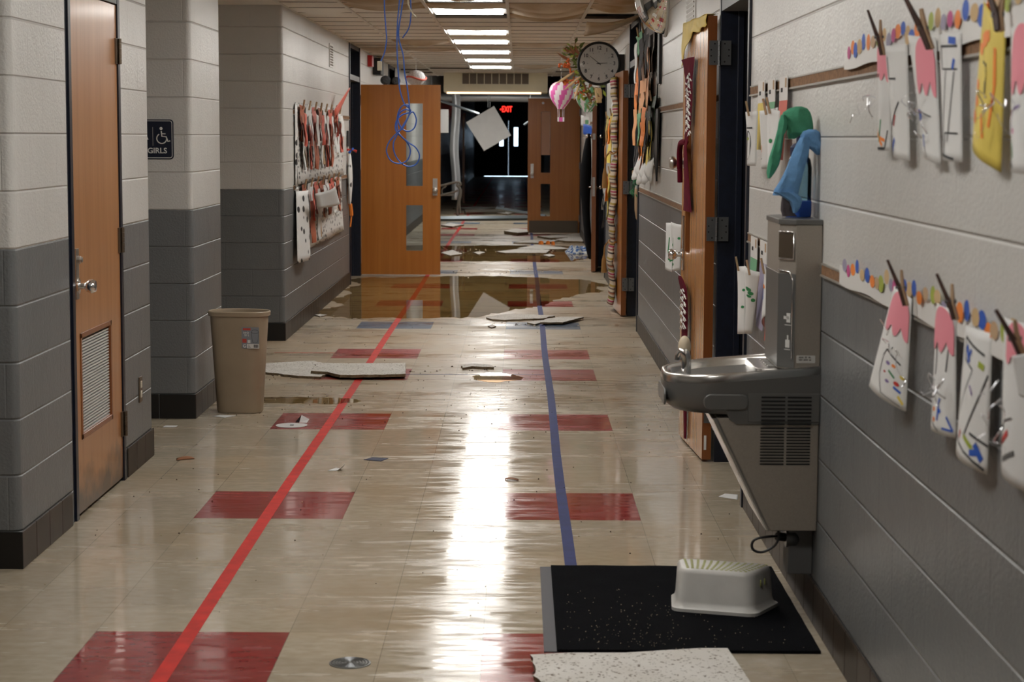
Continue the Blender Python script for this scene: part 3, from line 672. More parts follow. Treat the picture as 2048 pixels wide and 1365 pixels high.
# door 5: far right, open square to the corridor, glass slots and kick plate
d = empty('door_5', (.97, 31.5, 0), kind='structure')
swung_leaf(d, .965, 31.5, .130, 31.5, th=.045, slots=((.475, .625, .985, 1.965), (.475, .625, .285, .805)), z1=2.175)
MB().box((.155, 31.45, .02), (.94, 31.453, .215)).build('kick_plate', 'kick_plate', d)
kb = MB(); kb.box((.175, 31.444, .90), (.225, 31.452, 1.13)); knob(kb, (.20, 31.445, .965), (0, -1, 0), r=.03, L=.05); kb.build('lock_plate', 'brushed', d, smooth='auto')
MB().box((.345, 31.49, 1.27), (.485, 31.50, 1.96)).build('door_blind', 'salmon_blind', d)
MB().lathe([(.02, 0), (.02, -.01), (.001, -.01)], (.37, 31.45, 2.10), ax=1, n=14).build('viewer_disc', 'brushed', d)
for z in (1.95, 1.1, .25): MB().box((.955, 31.43, z-.055), (.985, 31.45, z+.055)).build('hinge', 'hinge_steel', d)
# door 6: left, open square to the corridor
d = empty('door_6', (XL, 21.87, 0), kind='structure')
swung_leaf(d, -1.775, 21.85, -.887, 21.85, th=-.045, slots=((.505, .690, 1.005, 1.923), (.505, .690, .28, .79)))
kb = MB(); kb.box((-.972, 21.842, .90), (-.920, 21.85, 1.09)); knob(kb, (-.946, 21.843, .955), (0, -1, 0), r=.03, L=.05); kb.build('lock_plate', 'brushed', d, smooth='auto')
for z in (1.955, 1.13, .285):
    MB().box((XL-.045, 21.79, z-.057), (XL+.012, 21.80, z+.057)).box((XL-.003, 21.80, z-.057), (XL+.012, 21.845, z+.057)).build('hinge', 'hinge_steel', d)
# end doors with daylight slits
d = empty('door_7', (-.45, 77.2, 0), kind='structure')
f = MB(); sl = at(1032, 270, 1, 77.1); s2 = at(1003, 270, 1, 77.1); cxm = at(1017, 270, 1, 77.1).x
def leafslot(x0, x1, sx):
    for (a, b, c, e) in ((x0, sx-.08, .022, 2.2), (sx+.08, x1, .022, 2.2), (sx-.08, sx+.08, .022, 1.20), (sx-.08, sx+.08, 1.93, 2.2)): f.box((a, 77.15, c), (b, 77.2, e))
leafslot(cxm-.95, cxm-.002, s2.x); leafslot(cxm+.002, cxm+.95, sl.x); f.box((-2.2, 77.15, 0), (cxm-.95, 77.2, 2.25)); f.box((cxm+.95, 77.15, 0), (1.3, 77.2, 2.25)); f.box((-2.2, 77.15, 2.2), (1.3, 77.2, 2.3))
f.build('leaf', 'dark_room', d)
g = MB(); g.box((cxm-1.3, 77.6, -.02), (cxm+1.3, 77.62, 2.2)); o = g.build('outside_daylight', 'daylight', d)

# ------------------------------------------------------------------ tape lines, mat, drain
def strip(name, pts, wd, mat, z=.0008):
    mb = MB(); vs = []; n = len(pts)
    for i, (x, y) in enumerate(pts):
        vs += [(x-wd/2, y, z), (x+wd/2, y, z)]
    mb.add(vs, [(2*i, 2*i+1, 2*i+3, 2*i+2) for i in range(n-1)])
    return mb.build(name, mat)
tag(strip('floor_tape', [(-1.03+.004*math.sin(i*.9), 3+i*1.0) for i in range(72)], .050, 'tape_red'), 'long red tape line running the length of the corridor floor', 'floor tape')
tag(strip('floor_tape', [(.191+.004*math.sin(i*1.3), 5.5+i*1.0) for i in range(70)], .044, 'tape_blue'), 'long blue tape line running down the corridor from under the black mat', 'floor tape')
mb = MB(); y = at(800, 749, 2, 0).y; mb.box((-.80, y-.008, 0), (.17, y+.008, .0009)); tag(mb.build('floor_tape', 'tape_blue'), 'thin dark blue tape line crossing the floor beside the broken board slab', 'floor tape')
mb = MB(); y = fl(600, 706).y; mb.box((XL+.02, y-.008, 0), (-1.327, y+.008, .0009)); tag(mb.build('floor_tape', 'tape_red'), 'thin red tape line crossing to the left wall behind the waste bin', 'floor tape')

t = empty('door_mat', (.5, 6.36, 0), 'black carpeted mat under the white step stool by the water fountain', 'mat')
mx0, mx1, my0, my1 = .085, .925, 5.775, 6.945
mb = MB(); mb.grid(lambda u, v: (mx0+.035+(mx1-.005-mx0-.035)*u, my0+(my1-my0)*v, .010+.0012*math.sin(u*23)*math.sin(v*31)), 40, 50); mb.box((mx0+.035, my0, .001), (mx1-.005, my1, .0095)); mb.build('pile', 'mat_black', t, smooth='auto')
MB().box((mx0-.004, my0, 0), (mx0+.04, my1, .004)).build('rubber_edge', 'mat_edge', t)
# crumbs on the mat and the floor
mb = MB()
for k in range(230):
    u = rnd.gauss(.33, .2) if rnd.random() < .8 else rnd.random(); v = abs(rnd.gauss(0, .28)); 
    if not (.06 < u < .97 and 0 <= v < .97): continue
    x = mx0+(mx1-mx0)*u; y = my0+(my1-my0)*v; r = rnd.uniform(.0006, .0016); mb.ball((x, y, .0115+r*.5), r, 0, 5)
tag(mb.build('plaster_crumbs', 'crumb'), 'pale plaster crumbs scattered over the black mat', 'crumbs', kind='stuff')
mb = MB()
for k in range(420):
    x = rnd.uniform(-1.7, .9); y = rnd.choice([rnd.uniform(6.2, 12), rnd.uniform(10, 16), rnd.gauss(11.8, .7)]); r = rnd.uniform(.0012, .004)
    if .08 < x and y < 6.95: continue
    mb.ball((x, y, r*.4), r, 0 if rnd.random() < .25 else 1, 5)
tag(mb.build('floor_grit', ['crumb', 'dirt']), 'tiny dark grit specks scattered on the beige floor tiles', 'grit', kind='stuff')

mb = MB(); rr2 = random.Random(31)
for (px_c, py_c, sx_c, sy_c, nn) in ((600, 752, 60, 4, 60), (800, 745, 40, 5, 30), (950, 738, 40, 6, 24), (1050, 646, 60, 5, 50), (1100, 500, 60, 7, 60), (930, 504, 40, 5, 50), (1120, 478, 40, 5, 40), (990, 545, 90, 8, 70), (1080, 1345, 20, 14, 25), (640, 640, 60, 6, 18)):
    for k in range(nn):
        p = fl(px_c+rr2.gauss(0, sx_c*.6), py_c+rr2.gauss(0, sy_c*.6)); r = rr2.uniform(.003, .011)*(p.y/14)**.5
        if abs(p.x+.4) > 1.3: continue
        a1 = rr2.uniform(0, 6); mb.add([(p.x+r*math.cos(a1+q*1.4)*rr2.uniform(.6, 1.4), p.y+r*1.6*math.sin(a1+q*1.4), .001) for q in range(4)]+[(p.x, p.y, .002+r*.6)], [(0, 1, 4), (1, 2, 4), (2, 3, 4), (3, 0, 4)], 0 if rr2.random() < .65 else 1)
tag(mb.build('board_chips', ['crumb', 'dirt']), 'small pale chips of broken ceiling board strewn around the slabs on the floor', 'debris', kind='stuff')
t = empty('floor_drain', (-.496, 5.642, 0), 'round grey metal drain cover set in the beige floor', 'drain cover')
MB().lathe([(.062, 0), (.062, .0022), (.056, .003), (.001, .003)], (-.496, 5.642, 0), n=40).build('cover', 'drain_metal', t, smooth='auto')
r_ = MB()
for k in range(6):
    rr = .010+.009*k; pts = [(-.496+rr*math.cos(a), 5.642+rr*math.sin(a), .0032) for a in [2*PI*i/32 for i in range(33)]]; r_.tube(pts, .0017, n=5)
r_.build('ring_ridges', 'hinge_steel', t)

# ------------------------------------------------------------------ puddles
def blob(px, jit=.02, seedv=1, z=.0012, sub=6):
    rr = random.Random(seedv); P = [fl(x, y) for x, y in px]; P.append(P[0]); out = []
    sp = smoothpath([(p.x, p.y, 0) for p in P], sub)[:-1]
    return [(q.x+rr.uniform(-jit, jit), q.y+rr.uniform(-jit, jit)*2.5, z) for q in sp]
def puddle(px, lab, jit=.02, seedv=1):
    v = blob(px, jit, seedv); mb = MB().add(v, [tuple(range(len(v)))]); o = mb.build('water_puddle', 'puddle_water')
    bm = bmesh.new(); bm.from_mesh(o.data); bmesh.ops.triangulate(bm, faces=bm.faces); 
    for f_ in bm.faces:
        if f_.normal.z < 0: f_.normal_flip()
    bm.to_mesh(o.data); bm.free()
    return tag(o, lab, 'puddle')
puddle([(618, 628), (660, 634), (720, 637), (800, 637), (880, 637), (950, 635), (985, 628), (1040, 618), (1085, 612), (1110, 600), (1140, 594), (1165, 588), (1205, 583), (1190, 575), (1225, 572), (1195, 566), (1160, 560), (1090, 557), (1000, 553), (900, 553), (800, 555), (725, 556), (700, 562), (722, 570), (690, 578), (700, 590), (655, 600), (690, 611), (650, 618)],
       'large brown puddle reflecting the open wooden doors, nearest of the wide ones', .03, 3)
puddle([(790, 523), (880, 523), (960, 523), (1040, 524), (1110, 524), (1150, 522), (1182, 517), (1170, 508), (1182, 500), (1160, 494), (1080, 492), (980, 491), (900, 492), (800, 493)], 'wide dark puddle farther down with white board scraps lying in it', .03, 5)
puddle([(527, 806), (600, 808), (680, 808), (722, 803), (690, 797), (640, 796), (560, 795), (527, 796)], 'narrow shallow puddle crossing the red line just beyond the waste bin', .01, 7)
puddle([(948, 760), (985, 765), (1030, 762), (1048, 756), (1020, 749), (985, 746), (950, 752)], 'small bright wet spot between the two rows of red floor tiles', .01, 9)

# ------------------------------------------------------------------ broken ceiling boards on the floor
def slab(px, lab, th=.016, z0=.0, tilt=0, name='ceiling_board_piece', ragged=.006, seedv=0, dz=None, group=None, sub=3, clean=()):
    rr = random.Random(seedv+11); top = []
    n = len(px)
    pts = [fl(x, y, z0+th) for x, y in px]
    for i in range(n):
        a, b = pts[i], pts[(i+1) % n]; k = max(2, int((b-a).length/.035)) if i not in clean else 2
        k = min(k, 26)
        for q in range(k):
            p = a.lerp(b, q/k); j = 0 if (i in clean or q == 0) else ragged
            top.append((p.x+rr.uniform(-j, j), p.y+rr.uniform(-j, j)*1.8, z0+th+(dz(p.x, p.y) if dz else 0)+(rr.uniform(-.0015, .0015) if j else 0)))
    N_ = len(top); bot = [(x+rr.uniform(-.004, .004), y+rr.uniform(-.004, .004), z-th) for x, y, z in top]
    c = sum((Vector(p) for p in top), Vector())/N_
    t = empty(name, (c.x, c.y, z0), lab, 'ceiling board', group)
    m1 = MB(); m1.add(top, [tuple(range(N_))]); fo = m1.build('painted_face', 'ceiling_board', t)
    m2 = MB(); m2.add(top+bot, [(i, (i+1) % N_, N_+(i+1) % N_, N_+i) for i in range(N_)]+[tuple(range(2*N_-1, N_-1, -1))]); m2.build('fibre_core', 'board_fibre', t)
    return t
slab([(1060, 1310), (1140, 1306), (1250, 1306), (1330, 1301), (1400, 1297), (1455, 1297), (1478, 1330), (1530, 1410), (1560, 1470), (1140, 1470), (1100, 1395), (1083, 1366), (1066, 1352), (1072, 1340)],
     'big speckled white ceiling board in the foreground overlapping the black mat', th=.016, z0=.013, clean=(0, 1, 2, 3, 4, 5, 6, 7), ragged=.005, seedv=1)
slab([(530, 726), (600, 724), (700, 727), (790, 728), (812, 726), (812, 747), (700, 747), (662, 751), (638, 752), (605, 751), (528, 744)][:0] or [(528, 727), (575, 724), (628, 722), (660, 731), (668, 742), (640, 754), (585, 751), (528, 744)],
     'broken ceiling board with crumbled edge lying beside the waste bin', z0=.0, seedv=2)
slab([(634, 726), (700, 727), (811, 726), (811, 748), (740, 750), (680, 750), (655, 744), (622, 742)], 'thick broken ceiling slab lying across the red line', z0=.016, th=.018, seedv=3, clean=(0, 1, 2))
slab([(972, 635), (1010, 628), (1060, 629), (1110, 632), (1085, 637), (1010, 640), (985, 639)], 'torn ceiling board fragment at the near edge of the large puddle', seedv=4, th=.014)
slab([(1118, 634), (1168, 634), (1125, 645), (1080, 645), (1092, 638)], 'clean edged white board fragment pointing toward the right wall', z0=.012, seedv=5, th=.014, ragged=.002)
slab([(1054, 645), (1080, 641), (1100, 640), (1070, 649)], 'small crumbled board scrap beside the pale blue floor tile', seedv=6, th=.012)
slab([(923, 730), (945, 727), (985, 731), (987, 735), (945, 733), (925, 736)], 'narrow brown chunk of broken board alone in mid corridor', seedv=7, th=.016)
slab([(629, 630), (640, 628), (655, 630), (640, 633)], 'small curled white chip against the left baseboard', seedv=8, th=.01)
slab([(976, 652), (984, 649), (992, 652), (984, 655)], 'little board crumb on the blue tile near the large puddle', seedv=9, th=.012)
slab([(993, 503), (1040, 498), (1100, 500), (1092, 506), (1010, 506)], 'long flat white board in the dark far puddle', seedv=10, th=.02)
slab([(1034, 497), (1070, 490), (1122, 494), (1140, 498), (1080, 499)], 'white board piece resting past the long flat one in the far puddle', seedv=11, th=.022)
slab([(1027, 485), (1065, 480), (1120, 481), (1090, 486)], 'pale board scrap lying before the paper cutouts near the far door', seedv=12, th=.02)
slab([(1075, 472), (1130, 470), (1165, 466), (1160, 474), (1100, 476)], 'heaped board fragment at the foot of the far door', seedv=13, th=.03)
slab([(1110, 479), (1150, 473), (1175, 476), (1165, 483), (1130, 482)], 'rumpled board fragment beside the blue printed cloth', seedv=14, th=.03)
slab([(1008, 462), (1030, 457), (1056, 459), (1056, 464), (1035, 466)], 'torn board heap left of the far door edge', seedv=15, th=.05)
slab([(1086, 510), (1100, 508), (1110, 511), (1098, 513)], 'small pale chip floating at the near rim of the far puddle', seedv=16, th=.014)
slab([(882, 505), (905, 500), (925, 508), (900, 511)], 'crumbling white scrap in the far puddle behind the left door', seedv=17, th=.012)
slab([(947, 505), (960, 503), (970, 505), (958, 509)], 'small white scrap alone in the middle of the far puddle', seedv=18, th=.012)
slab([(882, 450), (900, 446), (928, 449), (905, 453)], 'white board piece under the fallen metal track', seedv=19, th=.03)
slab([(985, 425), (1010, 421), (1040, 424), (1015, 428)], 'pale board piece on the dim floor beyond the metal track', seedv=20, th=.03)
slab([(905, 416), (950, 413), (1010, 415), (960, 419)], 'long pale board piece on the dim floor beside the bench', seedv=21, th=.03)

# crumpled cloth by the far right door
mb = MB(); c0 = fl(1155, 506); 
def fn(u, v):
    a = u*2-1; b_ = v*2-1; r = max(abs(a), abs(b_)); h = (1-r**2.5)*.13*(.7+.3*math.sin(9*u+3)*math.cos(7*v))
    return (c0.x+a*.165, c0.y+b_*.30+.03*math.sin(11*u), max(.004, h)+.015*(1-r)*math.sin(23*u+5*v))
mb.grid(fn, 26, 20); tag(mb.build('crumpled_cloth', 'blue_print_cloth', origin=(c0.x, c0.y, 0), smooth=True), 'crumpled blue and white printed cloth on the floor near the far doors', 'cloth')
for (x, y, w_, lab) in ((1082, 490, .07, 'larger orange paper cutout half hidden by wet board'), (1096, 490, .06, 'upright orange paper cutout in the middle of three'), (1106, 491, .05, 'smallest orange paper cutout nearest the right wall')):
    p = fl(x, y); mb = MB(); mb.grid(lambda u, v: (p.x+(u-.5)*w_, p.y+.02*math.sin(3*u), .004+v*.055*math.sin(PI*(.25+.5*u))), 8, 4); tag(mb.build('paper_cutout', 'orange', origin=p, thick=.001), lab, 'paper cutout')

# papers on the floor
def paper(px, lab, mat='paper', lift=None, name='paper_scrap'):
    P = [fl(x, y, .002) for x, y in px]
    def fn(u, v):
        p = P[0].lerp(P[1], u).lerp(P[3].lerp(P[2], u), v); z = .002+(lift(u, v) if lift else 0); return (p.x, p.y, z)
    o = MB().grid(fn, 10, 8).build(name, mat, origin=P[0], smooth=True, thick=.0008); return tag(o, lab, 'paper')
t = paper([(655, 942), (688, 942), (690, 940), (672, 936)], 'white paper scrap with one dark curled end beside the red line', lift=lambda u, v: .035*max(0, u-.55)**1.3*2.2)
t = paper([(727, 920), (762, 923), (777, 917), (745, 915)], 'dark glossy picture card lying flat on the beige floor', mat='navy', name='picture_card')
t = paper([(425, 833), (450, 836), (472, 832), (440, 830)], 'pale paper scrap on the floor at the foot of the waste bin')
t = paper([(325, 855), (350, 855), (356, 852), (332, 851)], 'small pale paper scrap on the floor in front of the pillar')
t = paper([(1437, 994), (1475, 1000), (1476, 990), (1450, 988)], 'white paper corner lying against the right baseboard near the open door')
mb = MB()
def fn(u, v): 
    p = fl(353+36*u, 917+4*v-3*u*v, .003); return (p.x, p.y, .003+.012*math.sin(PI*v)*math.sin(PI*u)**.5)
o = mb.grid(fn, 12, 6).build('dry_leaf', 'husk', origin=fl(370, 919), smooth=True, thick=.001); tag(o, 'dry brown curled leaf on the floor near the closet door', 'leaf')
o = MB().grid(lambda u, v: (lambda p: (p.x, p.y, .003+.006*math.sin(PI*u)))(fl(1010+27*u, 957+3*v+2*u, .003)), 8, 4).build('dry_leaf', 'husk', origin=fl(1020, 958), smooth=True, thick=.001); tag(o, 'little brown leaf scrap in the white light reflection', 'leaf')
c = fl(583, 852); t = empty('paper_disc', (c.x, c.y, 0), 'round white disc with a small black bar on the near left red tiles', 'paper disc')
MB().lathe([(.085, .001), (.085, .003), (.001, .003)], (c.x, c.y, 0), n=36, sc=(1, 1, 1)).build('disc', 'paper_grey', t)
MB().box((c.x-.008, c.y-.012, .0032), (c.x+.012, c.y+.012, .0045)).build('black_bar', 'ink', t)
c = fl(603, 846); mb = MB(); mb.add([(c.x-.012, c.y, .001), (c.x+.03, c.y-.01, .001), (c.x+.042, c.y+.01, .018), (c.x-.002, c.y+.02, .040)], [(0, 1, 2, 3)]); mb.add([(c.x-.012, c.y, .001), (c.x-.002, c.y+.02, .040), (c.x-.035, c.y+.02, .001)], [(0, 1, 2)], 1)
tag(mb.build('folded_paper', ['paper', 'ink'], origin=c, thick=.001), 'small folded white paper standing behind the white disc', 'paper')

# ------------------------------------------------------------------ waste bin
bx, by = -1.575, 10.93
t = empty('waste_bin', (bx, by, 0), 'tall beige plastic waste bin with a grey label, against the left pillar', 'waste bin')
def dshape(w_, d_, n=40, e=3.2):
    out = []
    for k in range(n):
        a = 2*PI*k/n; c, s_ = math.cos(a), math.sin(a); ee = e if s_ < 0 else 2.3
        out.append((math.copysign(abs(c)**(2/ee), c)*w_/2, math.copysign(abs(s_)**(2/ee), s_)*d_/2))
    return out
def loft(mb, secs, m=0, close=True):
    n = len(secs[0]); vs = [p for s_ in secs for p in s_]; fs = []
    for i in range(len(secs)-1):
        for k in range(n): fs.append((i*n+k, i*n+(k+1) % n, (i+1)*n+(k+1) % n, (i+1)*n+k))
    if close: fs += [tuple(range(n-1, -1, -1)), tuple(range((len(secs)-1)*n, len(secs)*n))]
    mb.add(vs, fs, m); return mb
ang = math.radians(-7)
def sec(w_, d_, z, sh=0):
    return [(bx+sh+x*math.cos(ang)-y*math.sin(ang), by+x*math.sin(ang)+y*math.cos(ang), z) for x, y in dshape(w_, d_)]
mb = MB(); loft(mb, [sec(.245, .165, .001), sec(.258, .175, .012), sec(.325, .215, .548), sec(.345, .232, .550), sec(.350, .236, .572), sec(.342, .228, .577), sec(.328, .214, .574), sec(.318, .208, .55), sec(.250, .165, .02)])
mb.build('body', 'bin_beige', t, smooth='auto')
# label on the front
def onbin(u, z):   # front face plane, u along its width
    yf = by - (.175+(.215-.175)*z/.548)/2*1.0 - .0018
    x = bx+u*math.cos(ang); return Vector((x, yf+u*math.sin(ang), z))
u0, u1, z0, z1 = .025, .125, .372, .492
def quad_on(mb, a, b, c, e, m, off=0):
    P = [onbin(a, c), onbin(b, c), onbin(b, e), onbin(a, e)]; mb.add([(p.x, p.y-off, p.z) for p in P], [(0, 1, 2, 3)], m)
mb = MB(); quad_on(mb, u0, u1, z0, z1, 0); quad_on(mb, u0+.03, u1, z0, z0+.026, 1, .0004); quad_on(mb, u0+.008, u0+.052, z1-.018, z1-.006, 2, .0004)
quad_on(mb, u0+.004, u0+.028, z0+.032, z0+.055, 2, .0004); quad_on(mb, u0+.034, u0+.050, z0+.031, z0+.048, 1, .0004)
for k in range(9): quad_on(mb, u0+.068+k*.003, u0+.0695+k*.003+(k % 3)*.0006, z0+.005, z0+.022, 3, .0008)
for k in range(3): quad_on(mb, u0+.036, u0+.052-.004*k, z0+.006+k*.006, z0+.008+k*.006, 3, .0008)
lab = mb.build('label', ['label_grey', 'label_white', 'label_red', 'ink'], t)
q = MB(); pts = [onbin(u0+.077+.020*math.cos(a), z0+.095+.010*math.sin(a)) for a in [2*PI*k/20 for k in range(21)]]; q.tube([(p.x, p.y-.0012, p.z) for p in pts], .0006, n=4)
pts = [onbin(u0+.057, z0+.093), onbin(u0+.062, z0+.04), onbin(u0+.077, z0+.033), onbin(u0+.092, z0+.04), onbin(u0+.097, z0+.093)]; q.tube([(p.x, p.y-.0012, p.z) for p in smoothpath(pts, 5)], .0006, n=4); q.build('printed_outline', 'ink', lab)
pG = onbin(u0+.016, z0+.013); pA = onbin(u0+.030, z1-.032); pB = onbin(u0+.030, z1-.046)
for it in (('G', .026, (pG.x, pG.y-.001, pG.z), RX, RZ), ('54 QT', .015, (pA.x, pA.y-.001, pA.z), RX, RZ), ('51 L', .015, (pB.x, pB.y-.001, pB.z), RX, RZ)): text_obj('printed_writing', [it], 'label_white', lab)

# restroom sign on the pillar
sx1, sx0, sz0, sz1 = -1.883, -2.098, 1.427, 1.642; sy = 10.64
t = empty('restroom_sign', ((sx0+sx1)/2, sy, (sz0+sz1)/2), 'dark blue girls restroom sign with a white wheelchair figure', 'sign')
MB().prism(rrect(sx0, sz0, sx1, sz1, .018), sy-.006, sy, ax=1).build('plate', 'sign_navy', t)
def ringrect(x0, z0, x1, z1, r, wd):
    a = rrect(x0, z0, x1, z1, r); b = rrect(x0+wd, z0+wd, x1-wd, z1-wd, r-wd); n = len(a)
    return [(x, sy-.0068, z) for x, z in a]+[(x, sy-.0068, z) for x, z in b], [(i, (i+1) % n, n+(i+1) % n, n+i) for i in range(n)]
mb = MB(); mb.add(*ringrect(sx0+.006, sz0+.006, sx1-.006, sz1-.006, .014, .0035)); mb.build('border_line', 'white', t)
ic = MB(); wx, wz = -1.943, 1.545; Y_ = sy-.008
arc = [(wx-.004+.027*math.cos(a), Y_, wz-.006+.027*math.sin(a)) for a in [math.radians(120+250*k/20) for k in range(21)]]; ic.tube(arc, .0032, n=6)
ic.tube([(wx-.006, Y_, wz+.034), (wx-.003, Y_, wz+.006), (wx+.020, Y_, wz+.004), (wx+.030, Y_, wz-.022), (wx+.042, Y_, wz-.018)], .0038, n=6); ic.tube([(wx-.005, Y_, wz+.020), (wx+.017, Y_, wz+.019)], .003, n=6); ic.ball((wx-.007, Y_, wz+.048), .0085, n=12, sc=(1, .3, 1))
gx_ = -2.045; ic.ball((gx_, Y_, wz+.048), .0085, n=12, sc=(1, .3, 1)); ic.prism([(gx_-.008, wz+.034), (gx_+.008, wz+.034), (gx_+.026, wz-.012), (gx_-.026, wz-.012)], Y_, Y_+.001, ax=1); ic.prism([(gx_-.010, wz-.012), (gx_-.003, wz-.012), (gx_-.003, wz-.040), (gx_-.010, wz-.040)], Y_, Y_+.001, ax=1); ic.prism([(gx_+.003, wz-.012), (gx_+.010, wz-.012), (gx_+.010, wz-.040), (gx_+.003, wz-.040)], Y_, Y_+.001, ax=1)
ic.tube([(-1.995, Y_, wz+.055), (-1.995, Y_, wz-.045)], .0008, n=4)
ic.build('pictogram', 'white', t)
text_obj('sign_letters', [('GIRLS', .042, (-1.972, sy-.0072, 1.472), RX, RZ, 1.0)], 'white', t)
br = MB()
for k in range(6): br.ball((-1.972+(k-2.5)*.006, sy-.0065, 1.449+.002*(k % 2)), .0012, n=6)
br.build('braille_dots', 'sign_navy', t)

# outlet
t = empty('wall_outlet', (XL, 9.1, .365), 'ivory duplex outlet in a steel plate low on the left wall', 'outlet')
MB().box((XL, 9.06, .305), (XL+.006, 9.13, .425)).build('cover_plate', 'bronze', t, bevel=.002)
for z in (.342, .388): MB().box((XL+.005, 9.079, z-.016), (XL+.009, 9.111, z+.016)).build('receptacle', 'outlet_ivory', t, bevel=.003)

# vents
t = empty('wall_vent', (XL, 18.52, 2.31), 'small white slatted vent high on the left wall', 'vent')
MB().box((XL, 18.34, 2.2), (XL+.008, 18.70, 2.42)).build('vent_frame', 'white', t)
v = MB()
for k in range(8): v.box((XL+.008, 18.38, 2.217+k*.024), (XL+.0095, 18.66, 2.232+k*.024))
v.build('slots', 'grille_brown', t)
t = empty('wall_vent', (XR, 11.0, 2.35), 'white slatted vent high on the right wall above the yellow cloth', 'vent')
MB().box((XR-.006, 10.72, 2.19), (XR, 11.30, 2.50)).build('vent_frame', 'white', t)
v = MB()
for k in range(11): v.add([(XR-.006, 10.78, 2.205+k*.026), (XR-.006, 11.25, 2.205+k*.026), (XR-.012, 11.25, 2.222+k*.026), (XR-.012, 10.78, 2.222+k*.026)], [(0, 1, 2, 3)]); v.box((XR-.0065, 10.78, 2.215+k*.026), (XR-.006, 11.25, 2.226+k*.026), 1)
v.build('slats', ['white', 'grille_brown'], t)

# alarm etc on the left wall beyond the door
p = at(737, 122, 0, XL+.03)
t = empty('fire_alarm', (XL, 23.2, 2.43), 'red fire alarm box high on the left wall beyond the open door', 'fire alarm')
MB().box((XL, 22.95, 2.37), (XL+.055, 23.2, 2.50)).build('alarm_body', 'alarm_red', t, bevel=.004); MB().box((XL, 23.22, 2.40), (XL+.04, 23.34, 2.47)).build('strobe_lens', 'white', t, bevel=.004)
t = MB().box((XL, 23.75, 2.30), (XL+.10, 24.25, 2.50)).build('wall_speaker', 'black', origin=(XL, 24, 2.4), bevel=.01); tag(t, 'black boxy speaker high on the left wall past the red alarm', 'speaker')

# ------------------------------------------------------------------ bulkhead, mess beyond
t = empty('trim_bulkhead', (-.37, 30, 2.2), kind='structure')
b0, b1 = -1.17, .42
MB().box((b0, 30, 2.235), (b1, 30.9, ZC+.05)).build('cream_panel', 'bulk_cream', t, bevel=.004)
g = MB(); ga = at(924, 148, 1, 30).x; gb = at(1058, 148, 1, 30).x
g.box((ga, 29.99, 2.36), (gb, 30.0, 2.52), 0)
for k in range(10): x = ga+(gb-ga)*k/9; g.box((x-.006, 29.98, 2.36), (x+.006, 29.99, 2.52), 1)
for k in range(9): g.box((ga, 29.984, 2.365+k*.018), (gb, 29.989, 2.370+k*.018), 2)
g.build('grille', ['grille_brown', 'bulk_cream', 'bronze'], t)
MB().box((b0+.05, 29.995, 2.212), (b1-.10, 30.06, 2.236)).build('glowing_band', 'strip_warm', t)  # bright peach band along the panel's lower edge, brightness put in as emission

# hanging ceiling board
Yh = 35.8; q = [at(932, 245, 1, Yh), at(988, 212, 1, Yh), at(1022, 271, 1, Yh), at(968, 302, 1, Yh)]
t = empty('hanging_ceiling_board', q[1], 'square white ceiling board dangling by wires in the dark doorway', 'ceiling board')
mb = MB(); mb.add([tuple(p) for p in q]+[(p.x, p.y+.02, p.z) for p in q], [(0, 1, 2, 3), (7, 6, 5, 4), (0, 4, 5, 1), (1, 5, 6, 2), (2, 6, 7, 3), (3, 7, 4, 0)]); mb.build('board', 'paper', t)
mb = MB()
for x in (976, 980): mb.tube([at(x, 215, 1, Yh), (at(x, 190, 1, Yh)), (at(x+2, 150, 1, Yh).x, Yh, ZC+.4)], .006, n=6)
mb.build('wire', 'hinge_steel', t)
# far furniture and fallen metal
def bar(pa, pb, r, lab, mat='stud_metal', name='metal_track'):
    a, b = Vector(pa), Vector(pb); mb = MB().tube([a, b], r, n=4); return tag(mb.build(name, mat, origin=a), lab, 'metal bar')
bar((-1.66, 35.9, .045), (.25, 36.6, .045), .05, 'long grey metal track lying across the floor beyond the far door')
bar((-1.1, 39.2, .05), (-.3, 39.5, .05), .05, 'shorter dark metal track behind the long one on the floor', 'bench_metal')
bar((-.45, 38.3, .16), (.5, 37.2, .05), .035, 'grey metal bar propped at a slant toward the far door')
bar(at(862, 195, 1, 37), at(958, 228, 1, 37), .022, 'fallen ceiling strut slanting down in the dark behind the bulkhead')
bar(at(1048, 250, 1, 38), at(1062, 240, 1, 38), .022, 'short metal strut poking out beside the far door top')
# duct
mb = MB().tube([(-1.7, 40, 2.35), (-.5, 40, 2.36), (.9, 40, 2.34)], .085, n=14); tag(mb.build('ceiling_duct', 'foil_wrap', origin=(0, 40, 2.35), smooth='auto'), 'silver wrapped duct crossing the dark ceiling beyond the bulkhead', 'duct')
# hanging plastic
mb = MB(); pp = at(912, 205, 1, 39)
def fn(u, v): return (pp.x-.10+.17*u+.02*math.sin(9*v), 39+.06*math.sin(6*u+2), 2.5-v*2.2+.0*u)
mb.grid(fn, 12, 24); tag(mb.build('hanging_plastic_sheet', 'foil_wrap', origin=(pp.x, 39, 2.5), smooth=True, thick=.004), 'torn silvery insulation sheet hanging down left of the dangling board', 'insulation')
mb = MB(); pp = at(868, 205, 1, 33.5); mb.box((pp.x-.15, 33.5, 1.62), (at(897, 205, 1, 33.5).x, 33.52, 2.02)); tag(mb.build('dangling_panel', 'paper_grey', origin=(pp.x, 33.5, 1.8)), 'grey square panel hanging in the dark just behind the left door', 'panel')
mb = MB(); a = at(925, 232, 1, 46); mb.box((a.x, 46, 0), (a.x+.05, 46.85, 2.1)); o = mb.build('door_8', 'edge_wood'); o['kind'] = 'structure'
